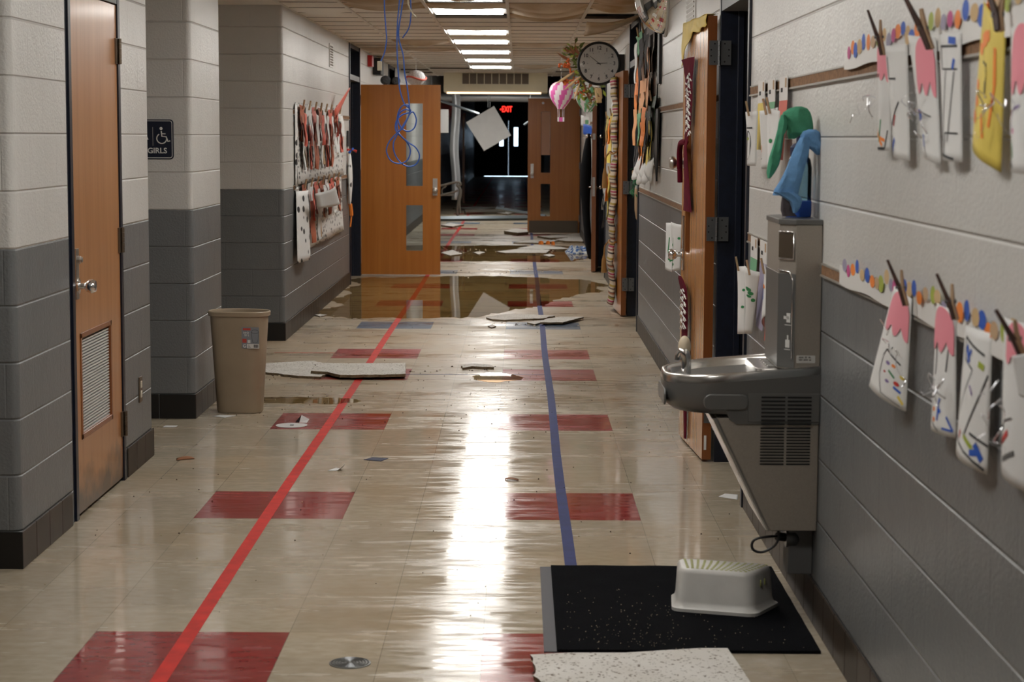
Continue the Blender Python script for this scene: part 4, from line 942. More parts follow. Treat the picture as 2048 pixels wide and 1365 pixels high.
# box unit near end, dim
# exit sign
e = at(1012, 219, 1, 60); t = empty('exit_sign', (e.x, 60, 2.4), 'glowing red exit sign with an arrow in the dark end of the corridor', 'exit sign')
MB().box((e.x-.19, 60.02, e.z-.13), (e.x+.19, 60.05, e.z+.13)).build('housing', 'black', t)
MB().box((e.x-.02, 60.02, e.z+.13), (e.x+.02, 60.05, ZC+.45)).build('stem', 'black', t)
text_obj('glowing_letters', [('EXIT', .25, (e.x+.03, 60.01, e.z), RX, RZ, .62)], 'exit_red', t)
MB().prism([(e.x-.19, e.z), (e.x-.15, e.z+.035), (e.x-.15, e.z-.035)], 60.0, 60.012, ax=1).build('arrow', 'exit_red', t)

for (o_, nm) in (('metal_track.003', 'hanger_wire'), ('metal_track.004', 'hanger_wire'), ('dangling_panel', 'hanger_wire'), ('hanging_plastic_sheet', 'hanger_wire')):
    q = bpy.data.objects[o_]; v0 = max((v.co for v in q.data.vertices), key=lambda c: c.z); p0 = q.location+v0
    MB().tube([p0+Vector((0, 0, -.01)), (p0.x, p0.y, ZC+.46)], .004, n=5).build(nm, 'hinge_steel', q)
# bench beyond the door, after the hangers
t = empty('park_bench', (-1.45, 38, 0), 'metal arm bench half hidden behind the left open door', 'bench')
def P_(x, y, Y=37.6): v = at(x, y, 1, Y); return (v.x, v.y, v.z)
ar = MB(); ar.tube(smoothpath([P_(868, 374), P_(885, 371), P_(905, 366), P_(918, 365), P_(921, 370), P_(912, 372)]), .022, n=8); ar.build('armrest', 'bench_metal', t)
lg = MB(); lg.tube(smoothpath([P_(913, 368), P_(920, 380), P_(917, 400), P_(914, 425), P_(917, 434)]), .025, n=8); lg.build('leg', 'bench_metal', t)
lg = MB(); lg.tube(smoothpath([P_(915, 370, 38.1), P_(922, 382, 38.1), P_(919, 405, 38.1), P_(920, 424, 38.1), P_(921, 427, 38.1)]), .022, n=8); lg.build('leg', 'bench_metal', t)
mb = MB()
for k in range(6): mb.box((-1.75, 37.65+k*.08, .42), (-1.28, 37.70+k*.08, .445))
mb.build('seat_slats', 'bench_metal', t)
mb = MB(); mb.tube(smoothpath([P_(868, 396), P_(885, 390), P_(905, 385), P_(916, 381)]), .02, n=8); mb.tube(smoothpath([P_(893, 372), P_(884, 380), P_(886, 392)]), .014, n=8); mb.build('side_scroll', 'bench_metal', t)
mb = MB(); mb.tube([(-1.72, 37.65, 0), (-1.72, 37.65, .43)], .022, n=8); mb.build('leg', 'bench_metal', t)

# ------------------------------------------------------------------ cables from the ceiling
def zp(x, y, dY=0, Y=8.05): return at(740+x/6.207, 130+y/6.205, 1, Y+dY)
def up(x, y, Y=8.05): p = at(x, y, 1, Y); return p
main = [Vector((up(803, 0).x-.01, 8.05, ZC)), up(800, -30), up(795, 45), up(794, 100), zp(355, 150), zp(375, 330), zp(430, 490), zp(480, 530), zp(500, 585, .01), zp(400, 620, .02), zp(330, 690, .02), zp(315, 790, .02), zp(350, 855, .01), zp(400, 900, 0), zp(470, 975), zp(502, 1070), zp(465, 1180), zp(370, 1225, .01), zp(262, 1190, .01), zp(206, 1080, .01), zp(232, 965), zp(330, 850, -.01), zp(400, 790, -.02), zp(450, 700, -.02), zp(500, 600, -.01),
        zp(540, 590, 0), zp(575, 680), zp(548, 785), zp(470, 825), zp(390, 780, .01), zp(348, 680, .02), zp(370, 595, .02), zp(440, 552, .01), zp(490, 560, -.01), zp(470, 500, -.02), zp(400, 510, -.01), zp(352, 590, 0), zp(335, 700, .015), zp(345, 810, .015), zp(380, 875, -.01), zp(480, 965, -.02), zp(570, 1030, -.02), zp(615, 1130, -.01), zp(575, 1230), zp(480, 1262), zp(385, 1215, .02), zp(310, 1110, .02), zp(290, 980, .01), zp(345, 855, .02), zp(430, 720, .02), zp(485, 620, .02), zp(490, 540, -.01), zp(478, 400), zp(455, 230), zp(430, 100), up(806, 110), up(797, 70), up(803, 20), up(808, -30), Vector((up(808, 0).x+.01, 8.05, ZC))]
o = MB().tube(smoothpath(main, 7), .0030, n=7).build('network_cable', 'cable_blue', origin=(main[0].x, 8.05, ZC), smooth=True); tag(o, 'looped and knotted blue network cable hanging low from the ceiling', 'cable')
m2 = [Vector((up(770, 0).x, 8.1, ZC)), up(769, -20, 8.1), up(769, 20, 8.1), up(772, 60, 8.1), up(773, 80, 8.1), up(769, 105, 8.1), up(761, 124, 8.1)]
t = empty('network_cable', m2[0], 'single blue network cable ending in a cream jack', 'cable')
MB().tube(smoothpath(m2), .0028, n=7).build('cord', 'cable_blue', t, smooth=True)
a = up(759, 132, 8.1); MB().box((a.x-.009, 8.09, a.z-.019), (a.x+.009, 8.115, a.z+.019)).build('jack', 'cable_cream', t, bevel=.002)
m3 = [Vector((up(822, 0, 8.3).x, 8.3, ZC)), up(821, -10, 8.3), up(822, 25, 8.3), up(818, 55, 8.3), up(805, 76, 8.3)]
o = MB().tube(smoothpath(m3), .0028, n=7).build('network_cable', 'cable_blue', origin=m3[0], smooth=True); tag(o, 'short cut blue network cable curving to the left near the ceiling', 'cable')
m4 = [Vector((up(817, 0, 7.9).x, 7.9, ZC)), up(816, -15, 7.9), up(818, 12, 7.9), up(826, 28, 7.9), up(833, 34, 7.9)]
o = MB().tube(smoothpath(m4), .0030, n=7).build('network_cable', 'cable_cream', origin=m4[0], smooth=True); tag(o, 'short cream coloured cable end poking down from the ceiling', 'cable')

# ------------------------------------------------------------------ rails on the walls
def rail(side, y0, y1, z, lab, h=.030):
    x = XR if side > 0 else XL; t = empty('display_rail', (x, y0, z), lab, 'display rail')
    MB().box((x-side*.001, y0, z-h/2), (x-side*.009, y1, z+h/2)).build('cork_strip', 'cork', t)
    MB().box((x, y0, z-h/2-.006), (x-side*.014, y1, z-h/2)).box((x, y0, z+h/2), (x-side*.011, y1, z+h/2+.005)).build('metal_edge', 'rail_alu', t)
rail(1, 2.5, 8.07, 1.748, 'cork display rail high on the right wall nearest the camera, holding the yellow paper')
rail(1, 2.5, 6.085, 1.148, 'cork display rail along the grey paint line right of the water fountain')
rail(1, 6.62, 8.07, 1.148, 'short cork display rail between the water fountain tower and the first doorway')
rail(1, 9.3, 15.5, 1.745, 'upper cork display rail between the first and second right doorways')
rail(1, 9.3, 15.5, 1.148, 'lower cork display rail between the first and second right doorways')
rail(1, 17.9, 21.5, 1.745, 'upper cork display rail past the striped fabric')
rail(1, 17.9, 21.5, 1.148, 'lower cork display rail past the striped fabric')
rail(1, 23.7, 30.3, 1.745, 'cork display rail on the right wall before the far door')
rail(-1, 15.4, 20.4, 1.745, 'upper cork display rail on the left wall above the dotted paper')
rail(-1, 15.4, 20.4, 1.148, 'lower cork display rail on the left wall behind the dotted paper')

# ------------------------------------------------------------------ water fountain with bottle filler
fy0, fy1 = 6.11, 6.565; fx = XR
t = empty('water_fountain', (fx, 6.34, .8), 'grey wall mounted water fountain with a tall bottle filler tower', 'water fountain')
# lower cabinet, slanting front
cab = [(fx-.001, .308), (.803, .308), (.628, .672), (fx-.001, .672)]
MB().prism(cab, fy0+.012, fy1-.012, ax=1).build('cabinet', 'fountain_taupe', t, bevel=.004)
MB().prism([(.790, .31), (.803, .308), (.628, .672), (.612, .672)], fy0+.004, fy1-.004, ax=1).build('front_panel', 'steel_basin', t, bevel=.003)
# dark basin surround: rounded nose in plan, slanted underside in elevation
def planshape(x_front, inset, n=12):
    """outline in x,y going round: wall near, nose, wall far"""
    y0, y1 = fy0+inset, fy1-inset; r = (y1-y0)/2*.80; xf = x_front
    out = [(fx-.001, y0)]
    for k in range(n+1): a = 1.5*PI - .5*PI*k/n; out.append((xf+r+r*math.cos(a), y0+r+r*math.sin(a)))
    for k in range(n+1): a = PI - .5*PI*k/n; out.append((xf+r+r*math.cos(a), y1-r+r*math.sin(a)))
    out.append((fx-.001, y1)); return out
def zt(x):   # rim height rises toward the wall
    return .800 + .040*max(0, min(1, (x-.47)/.48))
def lev(x_front, inset, zf):
    return [(x, y, zf(x) if callable(zf) else zf) for x, y in planshape(x_front, inset)]
def under(x): return .690 if x > .60 else .690+.02*max(0, (.60-x)/.14)
body = MB(); loft(body, [lev(.530, .045, .680), lev(.500, .012, .684), lev(.479, .003, .700), lev(.471, 0, .725), lev(.469, 0, .745), lev(.469, 0, lambda x: zt(x)-.028)])
body.build('basin_shell', 'fountain_dark', t, smooth='auto')
MB().prism([(.655, .700), (.668, .668), (.690, .652), (fx-.002, .652), (fx-.002, .700)], fy0+.003, fy1-.003, ax=1).build('skirt', 'fountain_dark', t, bevel=.003)
# rim and bowl
bw = MB(); loft(bw, [lev(.469, .0, lambda x: zt(x)-.028), lev(.470, .0, lambda x: zt(x)-.008), lev(.474, .005, lambda x: zt(x)), lev(.486, .017, lambda x: zt(x)-.001), lev(.496, .026, lambda x: zt(x)-.014), lev(.508, .045, lambda x: zt(x)-.040-(.012 if x < .75 else 0)), lev(.56, .12, lambda x: zt(x)-.055)], close=False)
o = bw.build('basin_rim', 'steel_basin', t, smooth=True)
pl = MB(); pl.add(lev(.56, .12, lambda x: zt(x)-.055), [tuple(range(26+2-0))[:len(planshape(.56, .12))]]); pl.build('basin_floor', 'steel_basin', t)
gs = MB(); gs.prism(rrect(.76, fy0+.09, .93, fy1-.06, .03), .790, .822); 
for k in range(5): gs.box((.80, fy0+.13+k*.045, .822), (.90, fy0+.14+k*.045, .827))
gs.build('bottle_shelf', 'steel_basin', t, bevel=.006)
# push bars
MB().prism(rrect(.585, .700, .727, .749, .022, 6), fy0-.008, fy0+.004, ax=1).build('push_bar', 'fountain_panel', t, bevel=.004)
mb = MB()
for k in range(9):
    pass
mb.prism(rrect(6.20, .700, 6.46, .752, .022, 6), .4665, .474, ax=0); mb.build('push_bar', 'fountain_panel', t, bevel=.004)
lp = MB().box((.727, fy0-.0015, .662), (fx-.003, fy0+.003, .752)); lp.build('side_panel', 'fountain_panel', t, bevel=.001)
sl_ = MB()
for c in range(2):
    for k in range(8): x0 = .768+.083*c; sl_.prism(rrect(x0, .652+k*.0122, x0+.076, .6575+k*.0122, .002), fy0-.0035, fy0, ax=1)
    for k in range(13): x0 = .768+.083*c; sl_.prism(rrect(x0, .522+k*.0096, x0+.076, .5265+k*.0096, .0018), fy0+.0095, fy0+.013, ax=1)
sl_.build('louver_slots', 'slot_black', t)
# bubbler
bb = MB(); bb.tube(smoothpath([(.545, 6.30, .765), (.545, 6.30, .83), (.540, 6.30, .856), (.530, 6.305, .862), (.522, 6.31, .848), (.521, 6.31, .835)]), [.016]*20+[.013]*21, n=14); bb.build('bubbler', 'chrome', t, smooth='auto')
g_ = MB(); g_.lathe([(.030, 0), (.032, .004), (.030, .01), (.02, .012), (.001, .012)], (.545, 6.30, .757), n=24); g_.build('bubbler_base', 'chrome', t, smooth='auto')
# tower
tw = [(fx-.001, fy0+.015), (.871, fy0+.015), (.826, fy0+.075), (.826, fy1-.075), (.871, fy1-.015), (fx-.001, fy1-.015)]
MB().prism(tw, .825, 1.285).build('tower_housing', 'fountain_taupe', t, bevel=.003)
MB().prism([(fx-.001, fy0+.010), (.868, fy0+.010), (.822, fy0+.070), (.822, fy1-.07), (.868, fy1-.01), (fx-.001, fy1-.01)], 1.285, 1.302).build('tower_cap', 'fountain_dark', t, bevel=.003)
MB().prism([(.871, fy0+.013), (.824, fy0+.073), (.824, fy1-.073), (.871, fy1-.013), (.872, fy1-.02), (.830, fy1-.075), (.830, fy0+.075), (.872, fy0+.02)], .83, 1.13).build('filler_alcove', 'fountain_dark', t, bevel=.001)
# display on the chamfer face
def chf(u, z, off=.002):   # u 0..1 across the chamfer, from inner to outer
    a = Vector((.871, fy0+.015)); b = Vector((.826, fy0+.075)); p = a.lerp(b, u); n_ = Vector((-.06, -.045)).normalized(); p += n_*off; return (p.x, p.y, z)
def chq(mb, u0, u1, z0, z1, m, off): mb.add([chf(u0, z0, off), chf(u1, z0, off), chf(u1, z1, off), chf(u0, z1, off)], [(0, 1, 2, 3)], m)
mb = MB(); mb.tube([chf(.1, 1.262, .003), chf(.1, 1.175, .003), chf(1.0, 1.175, .003)], .0025, n=6); mb.tube([chf(.1, 1.262, .003), chf(1.0, 1.262, .003)], .0025, n=6); mb.tube([chf(.12, .86, .003), chf(.12, 1.11, .003), chf(.3, 1.135, .003), chf(1.0, 1.140, .003)], .0028, n=6); mb.build('sensor_trim', 'chrome', t, smooth=True)
mb = MB(); chq(mb, .15, 1, 1.18, 1.258, 0, .0026); mb.build('sensor_window', 'bronze', t)
mb = MB(); chq(mb, .22, .45, .975, 1.005, 0, .0034); chq(mb, .3, .62, .985, .995, 0, .0034); chq(mb, .18, .55, .966, .968, 0, .0034); chq(mb, .24, .5, .895, .92, 0, .0034); chq(mb, .32, .4, .92, .935, 0, .0034); chq(mb, .2, .55, .888, .890, 0, .0034); mb.build('bottle_icons', 'sticker', t)
mb = MB(); mb.prism(rrect(.878, .848, .938, .872, .003), fy0+.0135, fy0+.015, ax=1); mb.build('rating_sticker', 'sticker', t)
text_obj('sticker_print', [('ADA  25  UL', .007, (.905, fy0+.013, .866), RX, RZ), ('120V  60HZ  5A', .006, (.905, fy0+.013, .858), RX, RZ)], 'ink', t)
t2 = MB().ball((.541, 6.325, .878), .028, n=16, sc=(.75, .75, 1.25)).build('foam_cup', 'cream_soap', origin=(.541, 6.325, .86), smooth=True); tag(t2, 'cream coloured oval cap sitting over the fountain spout', 'spout cap')
# power box and cord
t = empty('electric_box', (.9, 6.3, .22), 'grey electrical box on the wall under the water fountain', 'electrical box')
MB().box((.875, 6.20, .150), (XR-.001, 6.32, .300)).build('box', 'ink_grey', t, bevel=.004); MB().lathe([(.03, 0), (.03, -.03), (.018, -.045), (.001, -.045)], (.868, 6.22, .265), ax=0, n=18, sc=(-1, 1, 1)).build('connector', 'hinge_steel', t, smooth='auto')
c_ = [(.835, 6.16, .31), (.838, 6.16, .28), (.825, 6.16, .252), (.79, 6.16, .232), (.762, 6.16, .235), (.752, 6.16, .252), (.762, 6.16, .272), (.80, 6.165, .280), (.85, 6.19, .277), (.868, 6.21, .270)]
o = MB().tube(smoothpath(c_), .0042, n=8).tube([(.838, 6.2, .275), (.868, 6.215, .268)], .014, n=10).build('power_cord', 'rubber_black', origin=(.83, 6.16, .28), smooth='auto'); tag(o, 'black power cord looping below the water fountain', 'cord')

# bottle and socks on the tower
t = empty('water_bottle', (.905, 6.33, 1.302), 'clear and blue plastic water bottle standing on the fountain tower', 'bottle')
def bp_(z): return (.905, 6.33, z)
MB().lathe([(.001, 0), (.040, .001), (.042, .012), (.042, .05), (.041, .052)], bp_(1.302), n=24).build('blue_base', 'blue', t, smooth='auto')
MB().lathe([(.041, .05), (.041, .16), (.036, .185), (.026, .20)], bp_(1.302), n=24).build('clear_body', 'bottle_plastic', t, smooth='auto')
MB().lathe([(.030, .195), (.031, .225), (.022, .235), (.012, .24), (.012, .265), (.001, .266)], bp_(1.302), n=24).build('cap', 'navy', t, smooth='auto')
def sock(pts, wid, mat, lab, th=.42, Y=6.25):
    P = smoothpath([at(x, y, 1, Yv) for x, y, Yv in pts], 6); n = len(P); k = len(wid)-1
    rs = []
    for i in range(n):
        u = i/(n-1)*k; a = int(min(u, k-1)); rs.append(wid[a]+(wid[a+1]-wid[a])*(u-a))
    mb = MB(); vs = []; fs = []; m = 14
    for i, p in enumerate(P):
        d = (P[min(i+1, n-1)]-P[max(i-1, 0)]).normalized(); a = d.cross(Vector((0, 1, 0)))
        a = a.normalized() if a.length > 1e-4 else Vector((1, 0, 0)); b = Vector((0, 1, 0))
        for q in range(m):
            t_ = 2*PI*q/m; wv = 1+.13*math.sin(3*t_+i*.35)+.06*math.sin(i*.9); vs.append(p+a*math.cos(t_)*rs[i]*wv+b*math.sin(t_)*max(.006, rs[i]*th)*wv)
    for i in range(n-1):
        for q in range(m): fs.append((i*m+q, i*m+(q+1) % m, (i+1)*m+(q+1) % m, (i+1)*m+q))
    fs += [tuple(range(m-1, -1, -1)), tuple(range((n-1)*m, n*m))]; mb.add(vs, fs)
    o = mb.build('sock', mat, origin=P[n//2], smooth=True); return tag(o, lab, 'sock')
def draped(name, lofts, mat, lab):
    mb = MB(); m = 16
    for rows_, Yv, dep, ph in lofts:
        K = []; 
        for (y, xl, xr), (y2, xl2, xr2) in zip(rows_[:-1], rows_[1:]):
            for q in range(3): f_ = q/3; K.append((y+(y2-y)*f_, xl+(xl2-xl)*f_, xr+(xr2-xr)*f_))
        K.append(rows_[-1]); secs_ = []
        for i, (y, xl, xr) in enumerate(K):
            A_, B_ = at(xl, y, 1, Yv), at(xr, y, 1, Yv); c_ = (A_+B_)/2; r_ = (B_.x-A_.x)/2; sec_ = []
            for q in range(m):
                a = 2*PI*q/m; fold = 1+.22*math.sin(4*a+ph+i*.22)
                sec_.append((c_.x+r_*math.cos(a), Yv-math.sin(a)*(min(dep, r_*.8+.004))*fold, c_.z))
            secs_.append(sec_)
        loft(mb, secs_)
    o = mb.build(name, mat, origin=at(lofts[0][0][0][1], lofts[0][0][0][0], 1, lofts[0][1]), smooth='auto'); return tag(o, lab, 'sock')
draped('sock', [([(213, 1592, 1604), (217, 1578, 1615), (225, 1566, 1621), (235, 1562, 1624), (246, 1566, 1626), (256, 1571, 1627), (263, 1574, 1626), (270, 1574, 1602), (278, 1577, 1590)], 6.27, .032, 0),
                ([(230, 1562, 1570), (245, 1557, 1576), (258, 1555, 1574), (270, 1552, 1568), (285, 1548, 1566), (300, 1543, 1564), (315, 1538, 1562), (330, 1535, 1558), (345, 1533, 1550), (357, 1535, 1541)], 6.25, .014, 1)], 'sock_green', 'green sock draped over the water bottle on the fountain tower')
draped('sock', [([(259, 1616, 1632), (263, 1606, 1638), (272, 1600, 1645), (282, 1602, 1650), (292, 1612, 1653), (300, 1622, 1649), (310, 1633, 1642)], 6.24, .026, 2),
                ([(275, 1600, 1618), (290, 1592, 1620), (305, 1585, 1618), (320, 1579, 1614), (335, 1573, 1610), (350, 1566, 1606), (365, 1558, 1602), (380, 1548, 1598), (391, 1545, 1596)], 6.225, .018, 0),
                ([(384, 1546, 1588), (394, 1564, 1602), (404, 1579, 1604), (415, 1583, 1601), (426, 1586, 1593)], 6.215, .018, 3)], 'sock_blue', 'blue sock draped over the water bottle and hanging to the tower top')
draped('sock', [([(325, 1580, 1590), (350, 1572, 1590), (380, 1566, 1592), (405, 1562, 1590), (420, 1561, 1584), (433, 1565, 1594)], 6.26, .012, 1)], 'sock_grey', 'dark grey sock hanging behind the blue one down to the tower top')

# ------------------------------------------------------------------ step stool
sx, sy_ = .668, 6.315
t = empty('step_stool', (sx, sy_, .011), 'small white plastic step stool with a green dotted top, on the black mat', 'step stool')
def strp(wf, wb, d_, z, r=.03, flare=0, ox=0, oy=0):
    """kidney footprint: wider in front (towards corridor side), slightly concave front"""
    pts = rrect(-wf/2-flare, -d_/2-flare, wf/2+flare, d_/2+flare, r, 5); out = []
    for x, y in pts:
        k = (y+d_/2)/d_; sc_ = 1+(wb/wf-1)*k
        yy = y + (.014*math.cos(PI*x/wf) if k < .5 else .0)
        a = math.radians(-17); X_, Y2 = x*sc_, yy
        out.append((sx+ox+X_*math.cos(a)-Y2*math.sin(a), sy_+oy+X_*math.sin(a)+Y2*math.cos(a), z))
    return out
def dens(px_):
    out = []
    n = len(px_)
    for i in range(n):
        a, b = Vector(px_[i]), Vector(px_[(i+1) % n]); k = 6 if (b-a).length > .06 else 1
        for q in range(k): out.append(tuple(a.lerp(b, q/k)))
    return out
secs = [strp(.275, .375, .215, .0115, .035), strp(.275, .375, .215, .022, .035), strp(.255, .352, .195, .030, .035), strp(.246, .343, .186, .045, .035), strp(.236, .33, .172, .135, .035), strp(.228, .322, .164, .146, .034), strp(.212, .304, .148, .151, .03)]
mb = MB(); loft(mb, [dens(s_) for s_ in secs]); mb.build('stool_body', 'stool_white', t, smooth='auto')
gd = MB()
a_ = math.radians(-17)
for i in range(13):
    for j in range(8):
        x = -.096+.192*i/12; y = -.060+.122*j/7; sc_ = 1+.38*(j/7)
        X_ = x*sc_+.010*math.sin((j/7)*2)*(i/12); cx_, cy_ = sx+X_*math.cos(a_)-y*math.sin(a_), sy_+X_*math.sin(a_)+y*math.cos(a_)
        gd.lathe([(.0052, 0), (.0052, .0012), (.001, .0014)], (cx_, cy_, .1505), n=8, sc=(1, 1.2, 1))
o = gd.build('grip_dots', 'stool_green', t); o['kind'] = 'stuff'
hl = MB()
for k in (-.018, .012):
    # oval finger holes on the end facing the wall
    x = .137+(k+.02)*.27; y = k-.002; c_x, c_y = sx+x*math.cos(a_)-y*math.sin(a_), sy_+x*math.sin(a_)+y*math.cos(a_)
    hl.lathe([(.0095, 0), (.0095, .003), (.0001, .003)], (c_x-.001, c_y, .106), ax=0, n=14, sc=(1, .85, 1.25))
hl.build('finger_holes', 'stool_green', t)

# ------------------------------------------------------------------ papers clipped to the right wall
def card_fn(px, width=.2, xw=.935, bulge=.02, side=1):
    """px: TL, TR, BR, BL in the photo; right edge lies xw off the wall, left edge swings out from it"""
    def right(x, y): return at(x, y, 0, xw)
    TR = right(*px[1]); BR_ = right(*px[2]); TL = at(px[0][0], px[0][1], 1, TR.y+width); BL = at(px[3][0], px[3][1], 1, BR_.y+width)
    for v in (TL, BL): v.x = min(v.x, xw-.004)
    def fn(u, v, off=0):
        p = TL.lerp(TR, u).lerp(BL.lerp(BR_, u), v)
        n = (TR-TL).cross(BL-TL).normalized()
        if n.y > 0: n = -n
        return p + n*(off + bulge*math.sin(PI*u)*(.4+.6*v))
    return fn
def strokes(mb, fn, pl, wd, m, off=.0015):
    """polyline on the card surface, width in u units"""
    for (a, b) in zip(pl[:-1], pl[1:]):
        du, dv = b[0]-a[0], b[1]-a[1]; L_ = math.hypot(du, dv*1.5) or 1; wd = wd*.72; nu, nv = -dv*1.5/L_*wd/2, du/L_*wd/3
        k = 4; vs = []
        for i in range(k+1):
            u, v = a[0]+du*i/k, a[1]+dv*i/k; vs += [fn(u+nu, v+nv, off), fn(u-nu, v-nv, off)]
        mb.add(vs, [(2*i, 2*i+1, 2*i+3, 2*i+2) for i in range(k)], m)
def patch(mb, fn, cu, cv, ru, rv, m, off=.0015, n=10):
    mb.add([fn(cu+ru*math.cos(2*PI*k/n), cv+rv*math.sin(2*PI*k/n), off) for k in range(n)], [tuple(range(n))], m)
DRAWM = ['ink', 'blue', 'orange', 'green', 'purple', 'lime', 'red', 'magenta', 'ink_grey', 'yellow_paper']
def clipped_card(px, lab, draw, top=None, width=.2, mat='paper', bulge=.018, tins=None, xw=.935, name='paper_card', cat='paper card', group=None, poly=None):
    fn = card_fn(px, width, xw, bulge); c = fn(.5, 0)
    t = empty(name, c, lab, cat, group)
    MB().grid(lambda u, v: fn(u, v), 12, 14).build('sheet', mat, t, smooth=True, thick=.0008)
    if draw:
        mb = MB()
        for d_ in draw:
            if d_[0] == 's': strokes(mb, fn, d_[1], d_[2], d_[3])
            else: patch(mb, fn, d_[1], d_[2], d_[3], d_[4], d_[5])
        mb.build('drawing', DRAWM, t)
    if top:
        mb = MB()
        
        cols_ = 14
        def vr(u):   # top and scalloped bottom edge of the cutout at u
            k = (u-ua)/(ub-ua); return vmx*.38*(1-math.sin(PI*min(1, max(0, k)))**.5), vmx*(.74+.26*abs(math.sin(2.5*PI*k+.4)))
        ua, ub, vmx = top
        mb.grid(lambda a, b: fn(ua+(ub-ua)*a, vr(ua+(ub-ua)*a)[0]*(1-b)+vr(ua+(ub-ua)*a)[1]*b, .003), 16, 3); mb.build('pink_cutout', 'pink', t)
    if tins:
        mb = MB(); rr = random.Random(int(px[0][0]))
        for (u, v) in tins:
            p = Vector(fn(u, v, .012)); pts = [p]
            for k in range(6): p = p + Vector((rr.uniform(-.022, .012), rr.uniform(-.02, .01), rr.uniform(-.03, .018))); p.x = min(p.x, .93); pts.append(p)
            mb.tube(smoothpath(pts, 5), .0016, n=5, flat=.3)
        mb.build('tinsel', 'tinsel', t, smooth=True)
    return t
def pink_top(vmax, u0=.1, u1=.98): return (u0, min(u1, .98), vmax)
clipped_card([(1755, 82), (1782, 100), (1782, 302), (1762, 300)], 'narrow white paper with a pink top, leftmost on the upper rail at the right',
    [('s', [(.1, .75), (.15, .98), (.8, .98), (.9, .8)], .08, 0), ('s', [(.3, .8), (.7, .95)], .08, 2), ('s', [(.6, .7), (.5, .92)], .08, 3), ('s', [(.3, .85), (.8, .9)], .07, 2)], pink_top(.33), width=.12, tins=((.3, .4), (.5, .5), (.2, .55)))
clipped_card([(1770, 92), (1815, 88), (1820, 322), (1790, 310)], 'white paper with outlined box and small blue mark behind the leftmost pink topped one',
    [('s', [(.15, .1), (.15, .3), (.5, .3)], .05, 0), ('s', [(.7, .5), (.2, .78)], .05, 0), ('s', [(.55, .62), (.45, .72)], .06, 6), ('s', [(.25, .85), (.35, .95)], .09, 1), ('s', [(.5, .83), (.25, .97)], .09, 1), ('p', .55, .3, .05, .012, 0)], width=.16)
clipped_card([(1816, 70), (1872, 75), (1882, 330), (1856, 305)], 'white paper with pink top and blue triangle hung by the tallest dark clothespin',
    [('s', [(.35, .72), (.6, .98)], .03, 8), ('s', [(.35, .62), (.8, .64)], .03, 8), ('p', .32, .66, .14, .05, 1), ('s', [(.5, .8), (.5, .9)], .05, 1)], pink_top(.48, .35, 1.0), width=.16, tins=((.2, .6), (.5, .6), (.7, .62), (.3, .66)))
clipped_card([(1878, 68), (1922, 66), (1925, 325), (1893, 318)], 'white paper strip with black outline shapes between the pink topped and yellow papers',
    [('s', [(.2, .1), (.9, .1)], .04, 0), ('s', [(.2, .1), (.3, .28), (.9, .28)], .04, 0), ('s', [(.6, .05), (.85, .06)], .12, 1), ('s', [(.5, .28), (.35, .9)], .04, 8), ('s', [(.8, .3), (.6, .85)], .04, 8), ('s', [(.45, .97), (.5, .78), (.9, .78)], .04, 0), ('s', [(.3, .95), (.8, .98)], .04, 0), ('s', [(.8, .2), (.75, .28)], .1, 1)], width=.16)
clipped_card([(1968, 0), (2012, 50), (2002, 345), (1945, 288)], 'yellow paper with orange crayon patches hanging from a dark clothespin',
    [('s', [(.25, .25), (.45, .18), (.55, .15)], .22, 2), ('p', .22, .30, .13, .04, 2), ('p', .2, .55, .1, .035, 2), ('p', .22, .66, .11, .04, 2), ('p', .15, .78, .14, .045, 2), ('s', [(.75, .2), (.8, .45), (.72, .75)], .1, 2), ('s', [(.5, .7), (.6, .85)], .08, 2), ('p', .52, .42, .05, .05, 9), ('s', [(.5, .35), (.55, .55)], .06, 0), ('p', .42, .36, .03, .012, 0)], width=.17, mat='yellow_paper', tins=((.7, .55), (.6, .62)))
clipped_card([(2022, 55), (2075, 40), (2075, 350), (2024, 342)], 'white paper with a pink top cut off at the photo edge on the upper rail',
    [('s', [(.1, .6), (.6, .55)], .04, 4), ('p', .2, .66, .05, .02, 4), ('p', .35, .72, .05, .02, 7), ('s', [(.1, .9), (.4, .97)], .04, 8), ('s', [(.25, .8), (.4, .9)], .05, 3)], pink_top(.48, .2, 1.0), width=.17, tins=((.2, .5), (.5, .5)))
clipped_card([(1792, 572), (1824, 598), (1812, 825), (1738, 772)], 'white paper with pink top and colourful dots, first on the lower rail from the fountain',
    [('s', [(.45, .55), (.36, .62), (.35, .8), (.5, .95), (.9, .98)], .03, 0), ('s', [(.45, .55), (.85, .62)], .03, 0), ('p', .55, .66, .06, .018, 4), ('p', .7, .66, .05, .015, 2), ('s', [(.6, .72), (.75, .76)], .04, 3), ('p', .6, .82, .05, .015, 4), ('p', .8, .8, .06, .02, 6), ('s', [(.75, .84), (.9, .86)], .05, 1), ('p', .9, .72, .05, .02, 9), ('p', .5, .75, .03, .01, 6), ('s', [(.85, .9), (.95, .95)], .06, 9)], pink_top(.40, .15, 1.0), width=.2, tins=((.5, .42), (.6, .48), (.8, .5)))
clipped_card([(1874, 606), (1912, 622), (1912, 878), (1862, 855)], 'white paper with pink top and blue scribbles beside the first on the lower rail',
    [('s', [(.3, .7), (.3, .92), (.6, .98)], .03, 0), ('s', [(.6, .72), (.55, .9)], .06, 1), ('s', [(.8, .85), (.95, .95), (.7, .95)], .05, 1), ('p', .4, .82, .05, .02, 2), ('p', .42, .9, .05, .02, 2), ('p', .6, .82, .06, .02, 1), ('s', [(.35, .3), (.35, .55)], .05, 0), ('s', [(.8, .32), (.75, .5)], .05, 8)], pink_top(.36, .05, 1.0), width=.17, tins=((.2, .55), (.6, .58), (.85, .55), (.9, .7)))
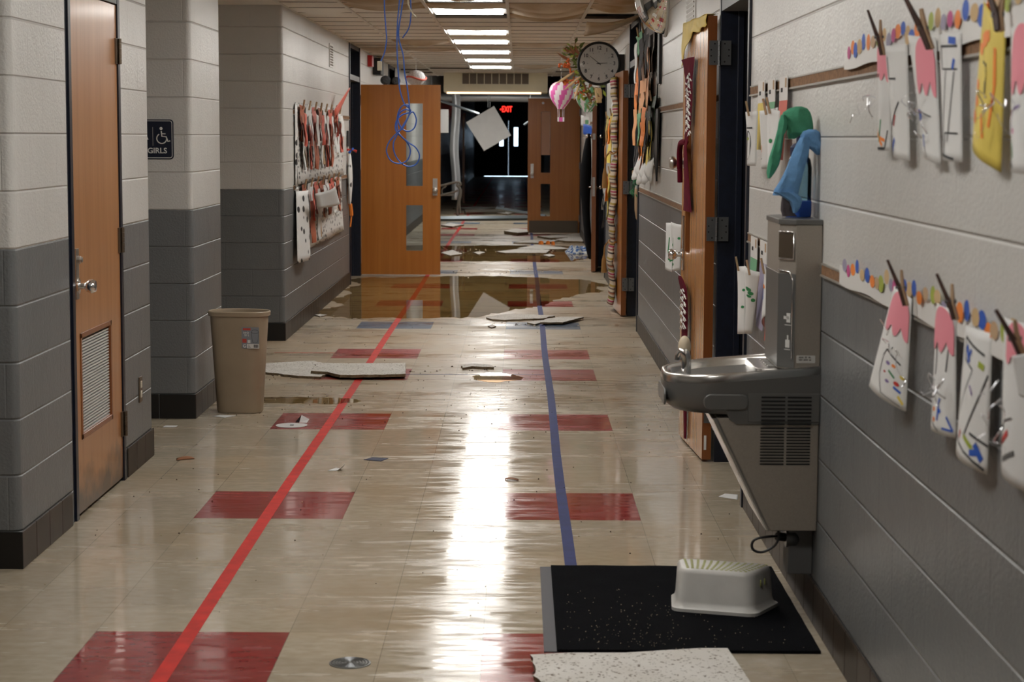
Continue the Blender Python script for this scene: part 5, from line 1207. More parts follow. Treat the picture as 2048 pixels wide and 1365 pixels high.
clipped_card([(1932, 650), (1985, 668), (1975, 950), (1912, 905)], 'white paper with a big black outlined letter and blue and green scribbles',
    [('s', [(.15, .08), (.85, .17)], .04, 0), ('s', [(.15, .08), (.2, .24), (.55, .3), (.1, .68)], .04, 0), ('s', [(.95, .3), (.45, .8)], .04, 0), ('s', [(.62, .76), (1.0, .8)], .04, 0), ('s', [(.05, .85), (.95, .98)], .04, 0), ('s', [(.25, .14), (.4, .26)], .12, 1), ('s', [(.45, .16), (.35, .24)], .08, 1), ('s', [(.7, .24), (.85, .26)], .1, 5), ('s', [(.3, .78), (.25, .84)], .07, 6), ('s', [(.45, .8), (.7, .86)], .08, 5), ('s', [(.75, .82), (.9, .92)], .12, 1), ('s', [(.65, .9), (.85, .87)], .1, 1), ('s', [(.5, .42), (.6, .48)], .05, 4)], width=.2)
clipped_card([(2010, 635), (2062, 650), (2060, 990), (2003, 935)], 'white paper with pink top and brown scribbles cut off at the photo edge',
    [('s', [(.15, .85), (.3, .65), (.6, .6)], .04, 8), ('s', [(.2, .8), (.5, .7)], .09, 6), ('s', [(.3, .9), (.7, .8)], .07, 8)], pink_top(.28, .3, 1.0), width=.18, tins=((.2, .4), (.4, .5), (.3, .55)))
clipped_card([(2024, 712), (2066, 706), (2066, 800), (2040, 790)], 'grey paper flap overlapping the last one on the lower rail', None, width=.08, mat='paper_grey', xw=.90, bulge=.005)

# clothespins
def pin(pa, pb, lab, big=1.0, xw=.918):
    """dark strip end at pa (high), jaw end at pb"""
    a = at(pa[0], pa[1], 0, xw-.05*1); b = at(pb[0], pb[1], 0, xw-.01)
    b = at(pb[0], pb[1], 1, b.y); a = at(pa[0], pa[1], 1, b.y+.03)
    t = empty('clothespin', b, lab, 'clothespin', None)
    d_ = (a-b); s_ = Vector((.006, 0, 0))
    for q, mat, fr in ((-1, 'pin_dark', 1.0), (1, 'pin_wood', .78)):
        mb = MB(); mb.tube([b+s_*q*.6, b.lerp(a, .35)+s_*q*.5, b.lerp(a, fr)+s_*q*(2.2)], [.0048*big, .0058*big, .0035*big], n=4, flat=1.1); mb.build('wooden_half', mat, t, bevel=.0005)
    c_ = b.lerp(a, .40); MB().tube([c_-Vector((.012, 0, 0)), c_+Vector((.012, 0, 0))], .004*big, n=8).build('spring', 'hinge_steel', t)
pin((1746, 20), (1766, 110), 'dark clothespin on the leftmost upper pink topped paper')
pin((1822, -5), (1861, 98), 'largest dark clothespin on the pink topped paper with the blue triangle', 1.5)
pin((1990, -20), (1999, 62), 'dark clothespin gripping the yellow paper', 1.5)
pin((1786, 520), (1812, 612), 'clothespin on the paper with colourful dots, lower rail')
pin((1886, 548), (1911, 640), 'clothespin on the paper with blue scribbles, lower rail')
pin((2006, 620), (2046, 716), 'clothespin at the photo edge on the lower rail', 1.2)

# colourful border of finger shapes
def border(y0, y1, z, lab, rise=0):
    t = empty('border_strip', (XR, y0, z), lab, 'border')
    x = XR-.016
    MB().grid(lambda u, v: (x-.002-.003*math.sin(9*u), y0+(y1-y0)*u, z-.03+.055*v+.004*math.sin(25*u)), 40, 2).build('white_band', 'label_white', t, thick=.0008)
    mb = MB(); rr = random.Random(int(z*1000)); y = y0+.02; mats = ['straw', 'blue', 'orange', 'magenta', 'lilac', 'straw', 'lime', 'tan', 'orange', 'blue']; k = 0
    while y < y1-.03:
        h = rr.uniform(.016, .024); w2 = rr.uniform(.026, .040); zc = z+.028+rr.uniform(-.016, .014); n = 12
        mb.add([(x-.006-.0006*(k % 4), y+w2*math.cos(2*PI*q/n), zc+h*math.sin(2*PI*q/n)) for q in range(n)], [tuple(range(n))], k % 10); y += rr.uniform(.052, .082); k += 1
    mb.build('coloured_shapes', mats, t)
border(3.3, 5.68, 1.785, 'white border strip with coloured finger shapes on the upper rail at right')
border(3.3, 5.68, 1.165, 'white border strip with coloured finger shapes on the lower rail at right')

# cards between doorway and fountain: name tag + coloured strip + sheet
def tagcard(xc, yz0, yz1, strip_mat, sheet_px, lab, draw, w_=28, col='paper', sheetlab=True, zrail=1.748):
    x0, x1 = xc-w_/2, xc+w_/2; ypx = yz0
    pr = at(xc, ypx, 0, XR-.02); Yc = pr.y; wd = .21
    t = empty('name_tag_card', (XR-.02, Yc, pr.z), lab, 'paper card')
    z1 = pr.z; zt_ = z1-.085; zb = at(xc, yz1, 0, XR-.02).z; X_ = XR-.018
    MB().box((X_-.002, Yc-wd/2, zt_), (X_, Yc+wd/2, z1)).build('name_tag', 'label_white', t)
    mb = MB(); mb.box((X_-.0035, Yc-wd*.40, zt_+.045), (X_-.0025, Yc-wd*.25, zt_+.078)); mb.build('tag_picture', 'tan', t)
    mb = MB()
    for k in range(4): mb.box((X_-.0035, Yc+wd*(.05+.06*k), zt_+.030), (X_-.0025, Yc+wd*(.09+.06*k), zt_+.045))
    mb.build('tag_writing', 'ink', t)
    MB().grid(lambda u, v: (X_-.001-.012*v, Yc+wd/2-wd*u, zt_+(zb-zt_)*v), 2, 6).build('coloured_strip', strip_mat, t, thick=.001)
    if sheet_px:
        fn = card_fn(sheet_px, .14, XR-.05, .02)
        sh = MB().grid(lambda u, v: fn(u, v), 10, 12).build('sheet', col, t, smooth=True, thick=.0008)
        mb = MB(); fill = False
        for d_ in draw or []:
            fill = True
            if d_[0] == 's': strokes(mb, fn, d_[1], d_[2], d_[3])
            else: patch(mb, fn, d_[1], d_[2], d_[3], d_[4], d_[5])
        if fill: mb.build('drawing', DRAWM, t)
        p = Vector(fn(.55, .02, .006)); MB().tube([p+Vector((0, 0, -.012)), p+Vector((-.012, 0, .045))], .0045, n=5).build('clip', 'pin_wood', t)
tagcard(1523, 162, 300, 'yellow_paper', [(1491, 224), (1516, 222), (1512, 332), (1498, 328)], 'white tag over yellow strip with a dark cutout, nearest the doorway on the upper rail', [('p', .42, .62, .30, .28, 8), ('s', [(.2, .3), (.75, .3)], .06, 0), ('p', .45, .5, .10, .03, 5)])
tagcard(1543, 158, 300, 'mint', [(1519, 222), (1556, 215), (1545, 336), (1524, 333)], 'white tag over green strip holding a plain white sheet, upper rail middle', [('s', [(.25, .6), (.3, .72)], .07, 2), ('s', [(.2, .75), (.25, .85), (.4, .82)], .04, 0)])
tagcard(1567, 153, 320, 'salmon', [(1532, 212), (1560, 222), (1556, 330), (1538, 336)], 'white tag over red strip beside the green sock, upper rail', [('p', .6, .55, .12, .04, 3)], w_=20)
tagcard(1508, 474, 640, 'mint', [(1474, 533), (1492, 533), (1490, 668), (1483, 668)], 'white tag over green strip with a long folded white sheet on the lower rail', [('p', .9, .35, .1, .02, 3), ('p', .85, .6, .1, .02, 3)])
tagcard(1527, 482, 660, 'lilac', [(1489, 532), (1520, 545), (1504, 668), (1500, 660)], 'white tag over lilac strip with a green printed fern shape sheet on the lower rail', [('p', .45, .3, .25, .03, 3), ('p', .65, .35, .2, .03, 3), ('p', .85, .45, .12, .03, 3), ('p', .55, .4, .2, .02, 3)])
tagcard(1545, 490, 690, 'salmon', [(1530, 515), (1541, 560), (1541, 625), (1534, 655)], 'white tag over red strip next to the fountain tower on the lower rail', [('s', [(.4, .4), (.5, .6)], .12, 1), ('p', .5, .35, .12, .04, 2)], w_=20)
mb = MB(); p = at(1541, 640, 0, XR); mb.box((XR-.055, 6.72, .865), (XR, 6.98, .965)); o = mb.build('soap_dispenser', 'label_grey', origin=(XR, 6.85, .9), bevel=.004); tag(o, 'small grey box on the wall behind the bottle filler tower', 'wall box')

# ------------------------------------------------------------------ things on door 2 (first right leaf)
A2 = Vector((.884, 9.28, 0)); D2 = (Vector((.838, 10.08, 0))-A2).normalized(); n2 = Vector((-D2.y, D2.x, 0))
def f2(u, z, off): v = A2+D2*u+n2*off; return (v.x, v.y, z)
t = MB()
def fn(a, b):
    u = -.0+.80*a
    low = 2.075-.02*a-.33*max(0, a-.6)+.006*math.sin(17*a)
    z = 2.136+(low-2.136)*b
    return f2(u, z-.0*a, .006+.012*abs(math.sin(9*a+4*b))*b)
t.grid(fn, 24, 10)
t.grid(lambda a, b: f2(.80*a, 2.137+.003*math.sin(14*a), .006-.052*b), 16, 2)
o = t.build('draped_cloth', 'yellow_cloth', origin=f2(.4, 2.14, 0), smooth=True, thick=.002); tag(o, 'shiny yellow cloth draped over the top of the first open door', 'cloth')
t = empty('maroon_shirt', f2(.45, 1.9, .01), 'maroon shirt with white script tied in a knot down the first open door face', 'shirt')
def ribbon(path, name, mat, off0=.012, th=.012):
    mb = MB(); vs = []; n = len(path)
    for (u, z, w_, of) in path:
        for q in range(10):
            a = 2*PI*q/10; vs.append(f2(u+math.cos(a)*w_/2, z, of+math.sin(a)*th*.5))
    fs = [(i*10+q, i*10+(q+1) % 10, (i+1)*10+(q+1) % 10, (i+1)*10+q) for i in range(n-1) for q in range(10)]
    fs += [tuple(range(10)), tuple(range((n-1)*10, n*10))]; return mb.add(vs, fs).build(name, mat, t, smooth='auto')
ribbon([(.52, 1.95, .46, .02), (.49, 1.93, .40, .02), (.47, 1.85, .26, .02), (.46, 1.75, .24, .02), (.47, 1.62, .18, .02), (.46, 1.55, .11, .03), (.46, 1.51, .09, .035), (.48, 1.46, .12, .03), (.50, 1.35, .17, .02), (.50, 1.24, .24, .016), (.48, 1.19, .30, .016)], 'upper_cloth', 'maroon')
mb = MB(); mb.tube(smoothpath([f2(.46, 1.535, .03), f2(.58, 1.535, .036), f2(.66, 1.50, .034), f2(.68, 1.42, .03), f2(.69, 1.33, .026)]), [.012]*9+[.014]*24, n=10); mb.tube(smoothpath([f2(.46, 1.53, .03), f2(.56, 1.525, .045), f2(.62, 1.48, .045), f2(.63, 1.40, .042)]), .010, n=8); mb.build('tied_sleeve', 'maroon', t, smooth=True)
mb = MB(); rr = random.Random(4)
for k in range(34):
    z = 1.86-.30*k/34; u = .42+.05*math.sin(k*1.7)+rr.uniform(-.03, .03); mb.tube([f2(u-.03, z, .029), f2(u+rr.uniform(-.02, .03), z+.012, .030), f2(u+.035, z+rr.uniform(-.012, .012), .029)], .0035, n=4)
mb.build('script_print', 'white', t)
t = empty('maroon_shirt', f2(.45, .84, .01), 'second maroon cloth with white print hanging low on the first open door', 'shirt')
ribbon([(.62, .855, .08, .03), (.58, .84, .2, .03), (.52, .80, .26, .025), (.50, .68, .22, .02), (.50, .55, .2, .02), (.50, .40, .2, .015), (.50, .25, .12, .012), (.50, .10, .08, .01), (.50, .04, .06, .01)], 'lower_cloth', 'maroon')
mb = MB()
for k in range(26):
    z = .79-.20*k/26; u = .46+.07*math.sin(k*1.3); mb.tube([f2(u-.04, z, .036), f2(u, z+.012, .037), f2(u+.04, z-.006, .036)], .003, n=4)
mb.build('script_print', 'white', t)

# sheets behind the first open door
clipped_card([(1332, 446), (1344, 446), (1344, 545), (1331, 535)], 'long white sheet showing behind the knob of the first open door', [('s', [(.8, .3), (.7, .6), (.9, .8)], .12, 3), ('p', .9, .75, .2, .03, 3)], width=.16, xw=XR-.07)
clipped_card([(1342, 444), (1364, 450), (1360, 540), (1346, 544)], 'white sheet with green leaf print next to the door edge', [('s', [(.3, .3), (.35, .6)], .05, 3), ('p', .25, .45, .1, .03, 3), ('p', .3, .75, .16, .03, 3), ('p', .35, .85, .16, .03, 3), ('p', .85, .3, .1, .03, 3)], width=.16, xw=XR-.04)

# ------------------------------------------------------------------ convex mirror
mc = Vector((XR, 12.9, 2.50)); t = empty('convex_mirror', mc, 'silver quarter dome safety mirror where the right wall meets the ceiling', 'mirror')
mb = MB(); R_ = .27
def fn(u, v):
    th_ = PI*u; ph = .5*PI*v     # th along wall plane, ph from ceiling ring to ...
    d_ = Vector((-math.sin(ph), math.cos(th_)*math.cos(ph), -math.sin(th_)*math.cos(ph)))
    return (mc.x-.004+d_.x*.21, mc.y+d_.y*R_, mc.z+d_.z*R_)
mb.grid(fn, 36, 24); mb.build('dome', 'mirror', t, smooth=True)
rim = MB(); rim.tube([(mc.x-.006, mc.y+(R_+.01)*math.cos(a), mc.z-(R_+.01)*math.sin(a)) for a in [PI*k/36 for k in range(37)]], .010, n=8); rim.tube([(mc.x-(.215)*math.sin(a), mc.y+(R_+.006)*math.cos(a), mc.z+.006) for a in [PI*k/36 for k in range(37)]], .008, n=8); rim.build('rim', 'louver_white', t, smooth=True)

# ------------------------------------------------------------------ clock
Yk = 17.97; cc_ = at(1198, 127, 1, Yk); Rk = .2
t = empty('wall_clock', (cc_.x, Yk, cc_.z), 'round two sided clock with white face on a black wall bracket', 'clock')
MB().lathe([(.001, .05), (Rk, .05), (Rk, -.004), (Rk-.012, -.012), (Rk-.022, -.008), (Rk-.024, .004), (.001, .004)], (cc_.x, Yk, cc_.z), ax=1, n=48).build('rim', 'black', t, smooth='auto')
MB().lathe([(Rk-.023, .0), (Rk-.023, -.001), (.001, -.001)], (cc_.x, Yk, cc_.z), ax=1, n=48).build('face', 'clock_face', t)
its = []
for h in range(1, 13):
    a = PI/2-h*PI/6; its.append((str(h), .046, (cc_.x+.140*math.cos(a), Yk-.003, cc_.z+.140*math.sin(a)), RX, RZ))
text_obj('numerals', its, 'ink', t)
mb = MB()
for h in range(12):
    a = h*PI/6; d_ = Vector((math.cos(a), 0, math.sin(a))); c0_ = Vector((cc_.x, Yk-.003, cc_.z)); mb.tube([c0_+d_*.098, c0_+d_*.112], .0010, n=4)
mb.build('tick_marks', 'ink', t)
def hand(ang_, ln, wd, y):
    d_ = Vector((math.sin(ang_), 0, math.cos(ang_))); c0_ = Vector((cc_.x, y, cc_.z)); return MB().tube([c0_-d_*.022, c0_+d_*ln], [wd, wd*.5], n=4)
hand(math.radians(87), .078, .0035, Yk-.006).build('hour_hand', 'ink', t); hand(math.radians(-51.5), .112, .0028, Yk-.009).build('minute_hand', 'ink', t)
MB().lathe([(.006, 0), (.006, -.012), (.001, -.012)], (cc_.x, Yk, cc_.z), ax=1, n=12).build('hub', 'ink', t)
MB().prism([(-.01, -.008), (.01, -.008), (0, -.0)], 0, .001, ax=1).build('face_mark', 'ink_grey', t).location = (0, -.004, -.045)
MB().box((cc_.x+Rk-.03, Yk+.005, cc_.z-.085), (XR-.001, Yk+.045, cc_.z+.085)).build('bracket', 'black', t, bevel=.004)
glassm = MB().lathe([(Rk-.023, -.0165), (Rk*.6, -.020), (.0005, -.021)], (cc_.x, Yk, cc_.z), ax=1, n=48, cap=False).build('glass_cover', 'clear_glass', t, smooth=True)

# ------------------------------------------------------------------ autumn garland and balloons by the ceiling
t = empty('autumn_garland', (.60, 19.4, ZC), 'autumn garland of leaves, orange berries and wheat hanging left of the clock', 'garland')
rr = random.Random(12)
spine = smoothpath([at(1150, 96, 1, 19.4), at(1158, 120, 1, 19.4), at(1162, 150, 1, 19.4), at(1172, 180, 1, 19.4), at(1182, 205, 1, 19.4)], 8)
mb = MB(); mb.tube(spine, .012, n=6); mb.tube([spine[0], Vector((spine[0].x, 19.4, ZC))], .003, n=5); mb.build('stem', 'husk', t)
lv = MB(); hs = MB()
for k in range(150):
    p = spine[rr.randrange(len(spine))] + Vector((rr.gauss(0, .055), rr.gauss(0, .03), rr.gauss(0, .03))); d_ = Vector((rr.uniform(-1, .8), rr.uniform(-.5, .5), rr.uniform(-.6, .9))).normalized(); s_ = d_.cross(Vector((0, 1, .2))).normalized(); L_ = rr.uniform(.035, .09); w_ = L_*.18
    tgt = lv if rr.random() < .75 else hs
    tgt.add([p, p+d_*L_*.5+s_*w_, p+d_*L_, p+d_*L_*.5-s_*w_], [(0, 1, 2), (0, 2, 3)], rr.choice((0, 0, 1)) if tgt is lv else 0)
lv.build('leaves', ['leaf_olive', 'lime'], t); 
for (x, y, x2, y2) in ((1150, 90, 1165, 130), (1138, 92, 1160, 120), (1170, 92, 1160, 125), (1125, 95, 1150, 110), (1113, 105, 1145, 125)):
    a, b = at(x, y, 1, 19.35), at(x2, y2, 1, 19.4); s_ = Vector((.018, 0, .008)); hs.add([a, a.lerp(b, .5)+s_, b, a.lerp(b, .5)-s_], [(0, 1, 2), (0, 2, 3)], 0)
hs.build('husks', 'husk', t)
bm_ = MB()
for (x, y, n, sp) in ((1133, 130, 22, 8), (1120, 130, 6, 4), (1134, 165, 16, 6), (1152, 162, 8, 6), (1160, 185, 8, 6), (1145, 143, 6, 6)):
    for k in range(n): bm_.ball(at(x+rr.gauss(0, sp*.6), y+rr.gauss(0, sp*.6), 1, 19.34+rr.uniform(-.02, .02)), rr.uniform(.009, .014), n=8)
o = bm_.build('berries', 'berry', t, smooth=True)
wh = MB()
for (x, y, x2, y2) in ((1150, 143, 1112, 168), (1165, 150, 1128, 180), (1160, 165, 1148, 200), (1190, 175, 1195, 205)):
    a, b = at(x, y, 1, 19.3), at(x2, y2, 1, 19.3); wh.tube([a, a.lerp(b, .3), a.lerp(b, .7), b], [.003, .012, .013, .002], n=8)
wh.build('wheat_ears', 'straw', t, smooth=True)
o = MB().tube(smoothpath([at(1196, 176, 1, 19.9), at(1197, 188, 1, 19.9), at(1198, 206, 1, 19.9)]), [.03]*3+[.036]*5+[.036]*5+[.028]*4, n=14).build('straw_tassel', 'straw', origin=at(1196, 176, 1, 19.9), smooth=True); MB().tube([at(1196, 176, 1, 19.9), (at(1196, 176, 1, 19.9).x, 19.9, ZC)], .002, n=5).build('string', 'straw', o); tag(o, 'pale straw tassel hanging just below the clock', 'tassel')

def balloon(px, py, Y, s_, ma, mb_, lab, striped=True):
    c_ = at(px, py, 1, Y); t = empty('balloon_decoration', c_, lab, 'balloon decoration')
    prof = [(.001, .125), (.06, .115), (.098, .085), (.118, .035), (.115, -.01), (.095, -.06), (.065, -.105), (.042, -.135), (.035, -.150)]
    P = smoothpath([(r, 0, h) for r, h in prof], 3); n = 36; vs = []; fs = []; ms = []
    for i, q in enumerate(P):
        for k in range(n):
            a = 2*PI*k/n; vs.append((c_.x+q.x*s_*math.cos(a), c_.y+q.x*s_*math.sin(a)*.5, c_.z+q.z*s_))
    m = MB(); m.v = [tuple(v) for v in vs]
    for i in range(len(P)-1):
        for k in range(n):
            m.f.append((i*n+k, i*n+(k+1) % n, (i+1)*n+(k+1) % n, (i+1)*n+k)); m.m.append(1 if ((k+i*.35) % 6) < 3 else 0)
    m.build('envelope', [mb_, ma], t, smooth=True)
    r_ = MB()
    for dx in (-.032, -.018, .018, .032): r_.tube([(c_.x+dx*s_, c_.y, c_.z-.15*s_), (c_.x+dx*.9*s_, c_.y, c_.z-.235*s_)], .0022*s_, n=5)
    r_.tube([(c_.x, c_.y, c_.z+.12*s_), (c_.x, c_.y, ZC)], .0012, n=4); r_.build('strings', mb_, t)
    b_ = MB(); b_.prism(rrect(c_.x-.034*s_, c_.z-.275*s_, c_.x+.034*s_, c_.z-.232*s_, .006), c_.y-.02, c_.y+.02, ax=1, m=0); b_.build('basket', ma, t)
    MB().box((c_.x-.034*s_, c_.y-.021, c_.z-.275*s_), (c_.x-.018*s_, c_.y+.021, c_.z-.232*s_)).box((c_.x+.018*s_, c_.y-.021, c_.z-.275*s_), (c_.x+.034*s_, c_.y+.021, c_.z-.232*s_)).build('basket_trim', mb_, t)
    return t
balloon(1122, 188, 20.6, 1.05, 'balloon_pink', 'balloon_white', 'pink and white striped hot air balloon decoration below the garland')
balloon(1174, 195, 21.3, 1.05, 'mint', 'balloon_white', 'green and white striped balloon decoration behind the garland')

# ------------------------------------------------------------------ striped fabric on the second right door
t = empty('striped_wrap', (.84, 17.3, 1.1), 'long striped woven fabric tied with gold cord down the second right door', 'fabric wrap')
def s3(u, z, off): n_ = Vector((-D3.y, D3.x, 0)); v = A3+D3*u+n_*off; return (v.x, v.y, z)
mb = MB(); zs_ = [2.09-.0*k for k in range(1)]
vs = []; fs = []; m = 12; K = 60
for i in range(K+1):
    z = 2.09-(2.09-.07)*i/K; wob = .010*math.sin(i*.55)+.006*math.sin(i*1.7); tie = 1-.35*math.exp(-((z-1.42)/.05)**2)-.3*math.exp(-((z-.62)/.05)**2); off = .028+wob+.012*math.sin(z*3)
    for q in range(m): a = 2*PI*q/m; vs.append(s3(.60+math.cos(a)*.20*tie, z, max(.006, off+math.sin(a)*.026*tie)))
fs = [(i*m+q, i*m+(q+1) % m, (i+1)*m+(q+1) % m, (i+1)*m+q) for i in range(K) for q in range(m)]+[tuple(range(m)), tuple(range(K*m, K*m+m))]
mb.add(vs, fs).build('woven_fabric', 'striped_fabric', t, smooth=True)
for z, dz in ((1.42, .28), (.62, .25)):
    c_ = MB(); c_.tube([s3(.60+.17*math.cos(a), z+.01*math.sin(2*a), .030+.032*math.sin(a)) for a in [2*PI*k/16 for k in range(17)]], .008, n=6); c_.tube(smoothpath([s3(.70, z, .06), s3(.78, z-.05, .085), s3(.80, z-dz*.55, .09)]), .007, n=6); c_.build('gold_cord', 'cord_gold', t)
    tt = MB(); tt.tube([s3(.80, z-dz*.5, .09), s3(.80, z-dz*.7, .09), s3(.80, z-dz*1.15, .09)], [.008, .020, .026], n=10); tt.build('tassel', 'cord_gold', t)

# ------------------------------------------------------------------ paper crafts
def craft(side, y, ztop, h, lab, group, cols, seedv, w_=.26, out=.07, name='paper_craft', parts=('body', 'tail', 'head', 'clip')):
    """hanging paper figure: several curved strips; wall side +1/-1"""
    rr = random.Random(seedv); x = (XR-.02) if side > 0 else (XL+.02); t = empty(name, (x, y, ztop), lab, 'paper craft', group)
    def strip_(u0, u1, z0, z1, mat, nm, oo, taper=.5, wave=.012, seg=8):
        mb = MB(); ph = rr.uniform(0, 6); jl = [rr.uniform(-.12, .12) for _ in range(seg+2)]; jr = [rr.uniform(-.12, .12) for _ in range(seg+2)]; sk = rr.uniform(-.15, .15); fd = rr.uniform(.2, .8)
        def fn(a, b):
            i = min(seg, int(b*seg+.5)); wv = (1-taper*b) if taper >= 0 else (1+taper-taper*b); wv *= 1-max(0, b-.75)*2.6
            l, r = (u0+u1)/2-(u1-u0)*wv*(.5+jl[i]), (u0+u1)/2+(u1-u0)*wv*(.5+jr[i])
            yy = y+(l+(r-l)*a+sk*b*(u1-u0))*w_; xx = x-side*(oo*.7+out*.35*abs(a-fd)*(.4+b)+.004*math.sin(9*b+ph)); return (xx, yy, z0+(z1-z0)*b+.02*(a-.5)*sk*5)
        return mb.grid(fn, 6, seg).build(nm, mat, t, smooth=False, thick=.001)
    strip_(-.5, .5, ztop, ztop-h*.55, cols[0], parts[0], .01, .35)
    strip_(-.35, .3, ztop-h*.30, ztop-h, cols[1], parts[1], .03, -.3)
    strip_(-.30, .15, ztop-h*.12, ztop-h*.62, cols[2], parts[2], .05, .6)
    if len(cols) > 3: strip_(.05, .45, ztop-h*.25, ztop-h*.95, cols[3], 'leg_strip', .02, .2)
    p = Vector((x-side*.02, y, ztop)); MB().tube([p+Vector((0, 0, -.03)), p+Vector((-side*.015, rr.uniform(-.02, .02), .045))], .008, n=5).build(parts[3], 'pin_wood', t)
    return t
# left wall dotted boards with craft rows
def board(z0, z1, lab, y0=15.45, y1=19.40, slope=0.0, foot=0):
    t = empty('dotted_display_paper', (XL+.012, y0, z1), lab, 'display paper')
    def fn(u, v):
        z = z1+(z0+slope*u-z1)*v; return (XL+.012+.01*math.sin(13*u)*v+.02*v*v, y0+(y1-y0)*u, z)
    MB().grid(fn, 40, 8).build('dashed_sheet', 'paper_dashes', t, smooth=True, thick=.001)
    return t
board(1.175, 1.82, 'white display paper with short black dashes, upper half on the left wall')
t = board(.62, 1.17, 'white display paper with short black dashes, lower half ending in a slanted edge', slope=.0)
def fn(u, v): return (XL+.02+.05*math.sin(PI*u)+.02*v, 15.40+.72*u-.1*v*(1-u), 1.12-.56*v)
MB().grid(fn, 10, 12).build('curled_end', 'paper_spots', t, smooth=True, thick=.001)
def fn(u, v): return (XL+.014+.012*math.sin(PI*u), 15.42+.10*u, 1.80-.64*v)
o = MB().grid(fn, 4, 8).build('paper_edge_roll', 'paper_spots', origin=(XL+.02, 15.45, 1.5), smooth=True, thick=.001); tag(o, 'narrow spotted paper strip at the near edge of the upper dotted paper', 'paper strip')
ORD = ['first', 'second', 'third', 'fourth', 'fifth', 'sixth', 'seventh', 'eighth']
for k in range(8):
    craft(-1, 15.75+k*.46, 1.80, .52 if k < 6 else .40, 'folded terracotta and white paper figure on the upper dotted paper, %s from its near edge' % ORD[k], 'paper figures on the upper dotted paper', [('terracotta', 'paper', 'salmon', 'tan'), ('paper', 'salmon', 'paper', 'charcoal'), ('salmon', 'terracotta', 'paper', 'paper')][k % 3], 40+k, w_=.36, out=.09)
for k in range(7):
    craft(-1, 15.85+k*.48, 1.165, .50 if k < 3 else .32, 'folded terracotta and white paper figure on the lower dotted paper, %s from its near edge' % ORD[k], 'paper figures on the lower dotted paper', [('terracotta', 'terracotta', 'paper', 'charcoal'), ('paper', 'terracotta', 'salmon', 'paper'), ('salmon', 'paper', 'paper', 'tan')][k % 3], 60+k, w_=.36, out=.09)
a, b, c_, e_ = at(630, 388, 0, XL+.16), at(670, 372, 0, XL+.16), at(680, 408, 0, XL+.10), at(636, 418, 0, XL+.16)
o = MB().grid(lambda u, v: a.lerp(b, u).lerp(e_.lerp(c_, u), v)+Vector((.04*math.sin(PI*u), 0, 0)), 8, 6).build('grey_paper_sheet', 'paper_grey', origin=a, smooth=True, thick=.001); tag(o, 'large grey curled sheet hanging in front of the lower dotted paper', 'paper sheet')
o = MB().grid(lambda u, v: (XL+.05+.10*u, 18.3+.5*u+.1*v, 1.80+.22*u-.10*v*(1-u)), 6, 4).build('red_paper_bird', 'salmon', origin=(XL+.05, 18.3, 1.8), smooth=True, thick=.001); tag(o, 'pointed red paper shape sticking up above the left wall figures', 'paper shape')
# surfboard ornament by the left door frame
t = empty('oval_ornament', (XL+.03, 20.3, 1.2), 'long oval woven ornament with a bright bow beside the left door frame', 'ornament')
MB().lathe([(.001, -.30), (.05, -.24), (.09, -.1), (.10, 0), (.09, .1), (.05, .22), (.001, .27)], (XL+.03, 20.2, 1.13), n=20, sc=(.25, 1.2, 1)).build('oval_body', 'paper_spots', t, smooth=True)
mb = MB(); 
for k in range(6): mb.tube([(XL+.05, 20.2, 1.42), (XL+.05+.05*math.cos(k), 20.2+.08*math.sin(k*2), 1.42+.04*math.sin(k*3)-.02)], [.004, .014], m=k % 3, n=6)
mb.build('bow', ['red', 'yellow_paper', 'blue'], t)
MB().box((XL+.005, 20.12, 1.45), (XL+.02, 20.30, 1.61)).build('name_plate', 'charcoal', t)
MB().tube(smoothpath([(XL+.03, 20.2, .86), (XL+.04, 20.22, .74), (XL+.03, 20.2, .62)]), [.02]*9+[.008]*8, n=6).build('tail_feathers', 'orange', t)

# right wall crafts, between first and second doors
ZU = 2.36
sets = [('mint', 'orange', 'paper', 'charcoal'), ('charcoal', 'light_orange', 'charcoal', 'light_orange'), ('grey_card', 'light_orange', 'charcoal', 'light_orange')]
labs = ['green topped paper scarecrow with orange legs, high on the right wall beside the doorway', 'charcoal paper figure with orange strips in the middle of the high trio', 'brown grey paper figure with peach strips, nearest of the high trio under the mirror']
for k in range(3): craft(1, 15.25-k*.62, ZU, .62, labs[k], 'high paper scarecrows on the right wall', sets[k], 80+k, w_=.78, out=.06)
o = MB().box((XR-.02, 13.25, 1.92), (XR-.001, 13.42, 2.40)).build('black_wall_strip', 'black', origin=(XR, 13.3, 2.2)); tag(o, 'tall black strip on the wall beside the high paper figures', 'wall strip')
for k in range(3):
    o = MB().grid(lambda u, v: (XR-.008-.004*v-.003*math.sin(6*u), 15.3-k*.6-.5*u, 2.0-.20*v-.02*math.sin(9*u)), 8, 5).build('torn_white_paper', 'paper', origin=(XR-.03, 15-k*.6, 1.9), smooth=True, thick=.001)
    tag(o, 'torn white paper between the high and low scarecrow rows, %s the camera' % ['farthest from', 'middle one from', 'nearest to'][k], 'torn paper', 'torn white papers between the scarecrow rows')
ZL = 1.84
sets = [('mint', 'charcoal', 'light_orange', 'charcoal'), ('mint', 'orange', 'mint', 'charcoal'), ('charcoal', 'charcoal', 'orange', 'light_orange'), ('dark_green', 'yellow_paper', 'charcoal', 'paper')]
labs = ['green collared paper scarecrow beside the second doorway on the lower row', 'paper scarecrow with green top and orange centre on the lower row', 'charcoal paper scarecrow with orange strip on the lower row', 'dark green and yellow paper figure nearest the camera on the lower row']
for k in range(4): craft(1, 15.25-k*.52, ZL, .56, labs[k], 'lower paper scarecrows on the right wall', sets[k], 90+k, w_=.72, out=.07)
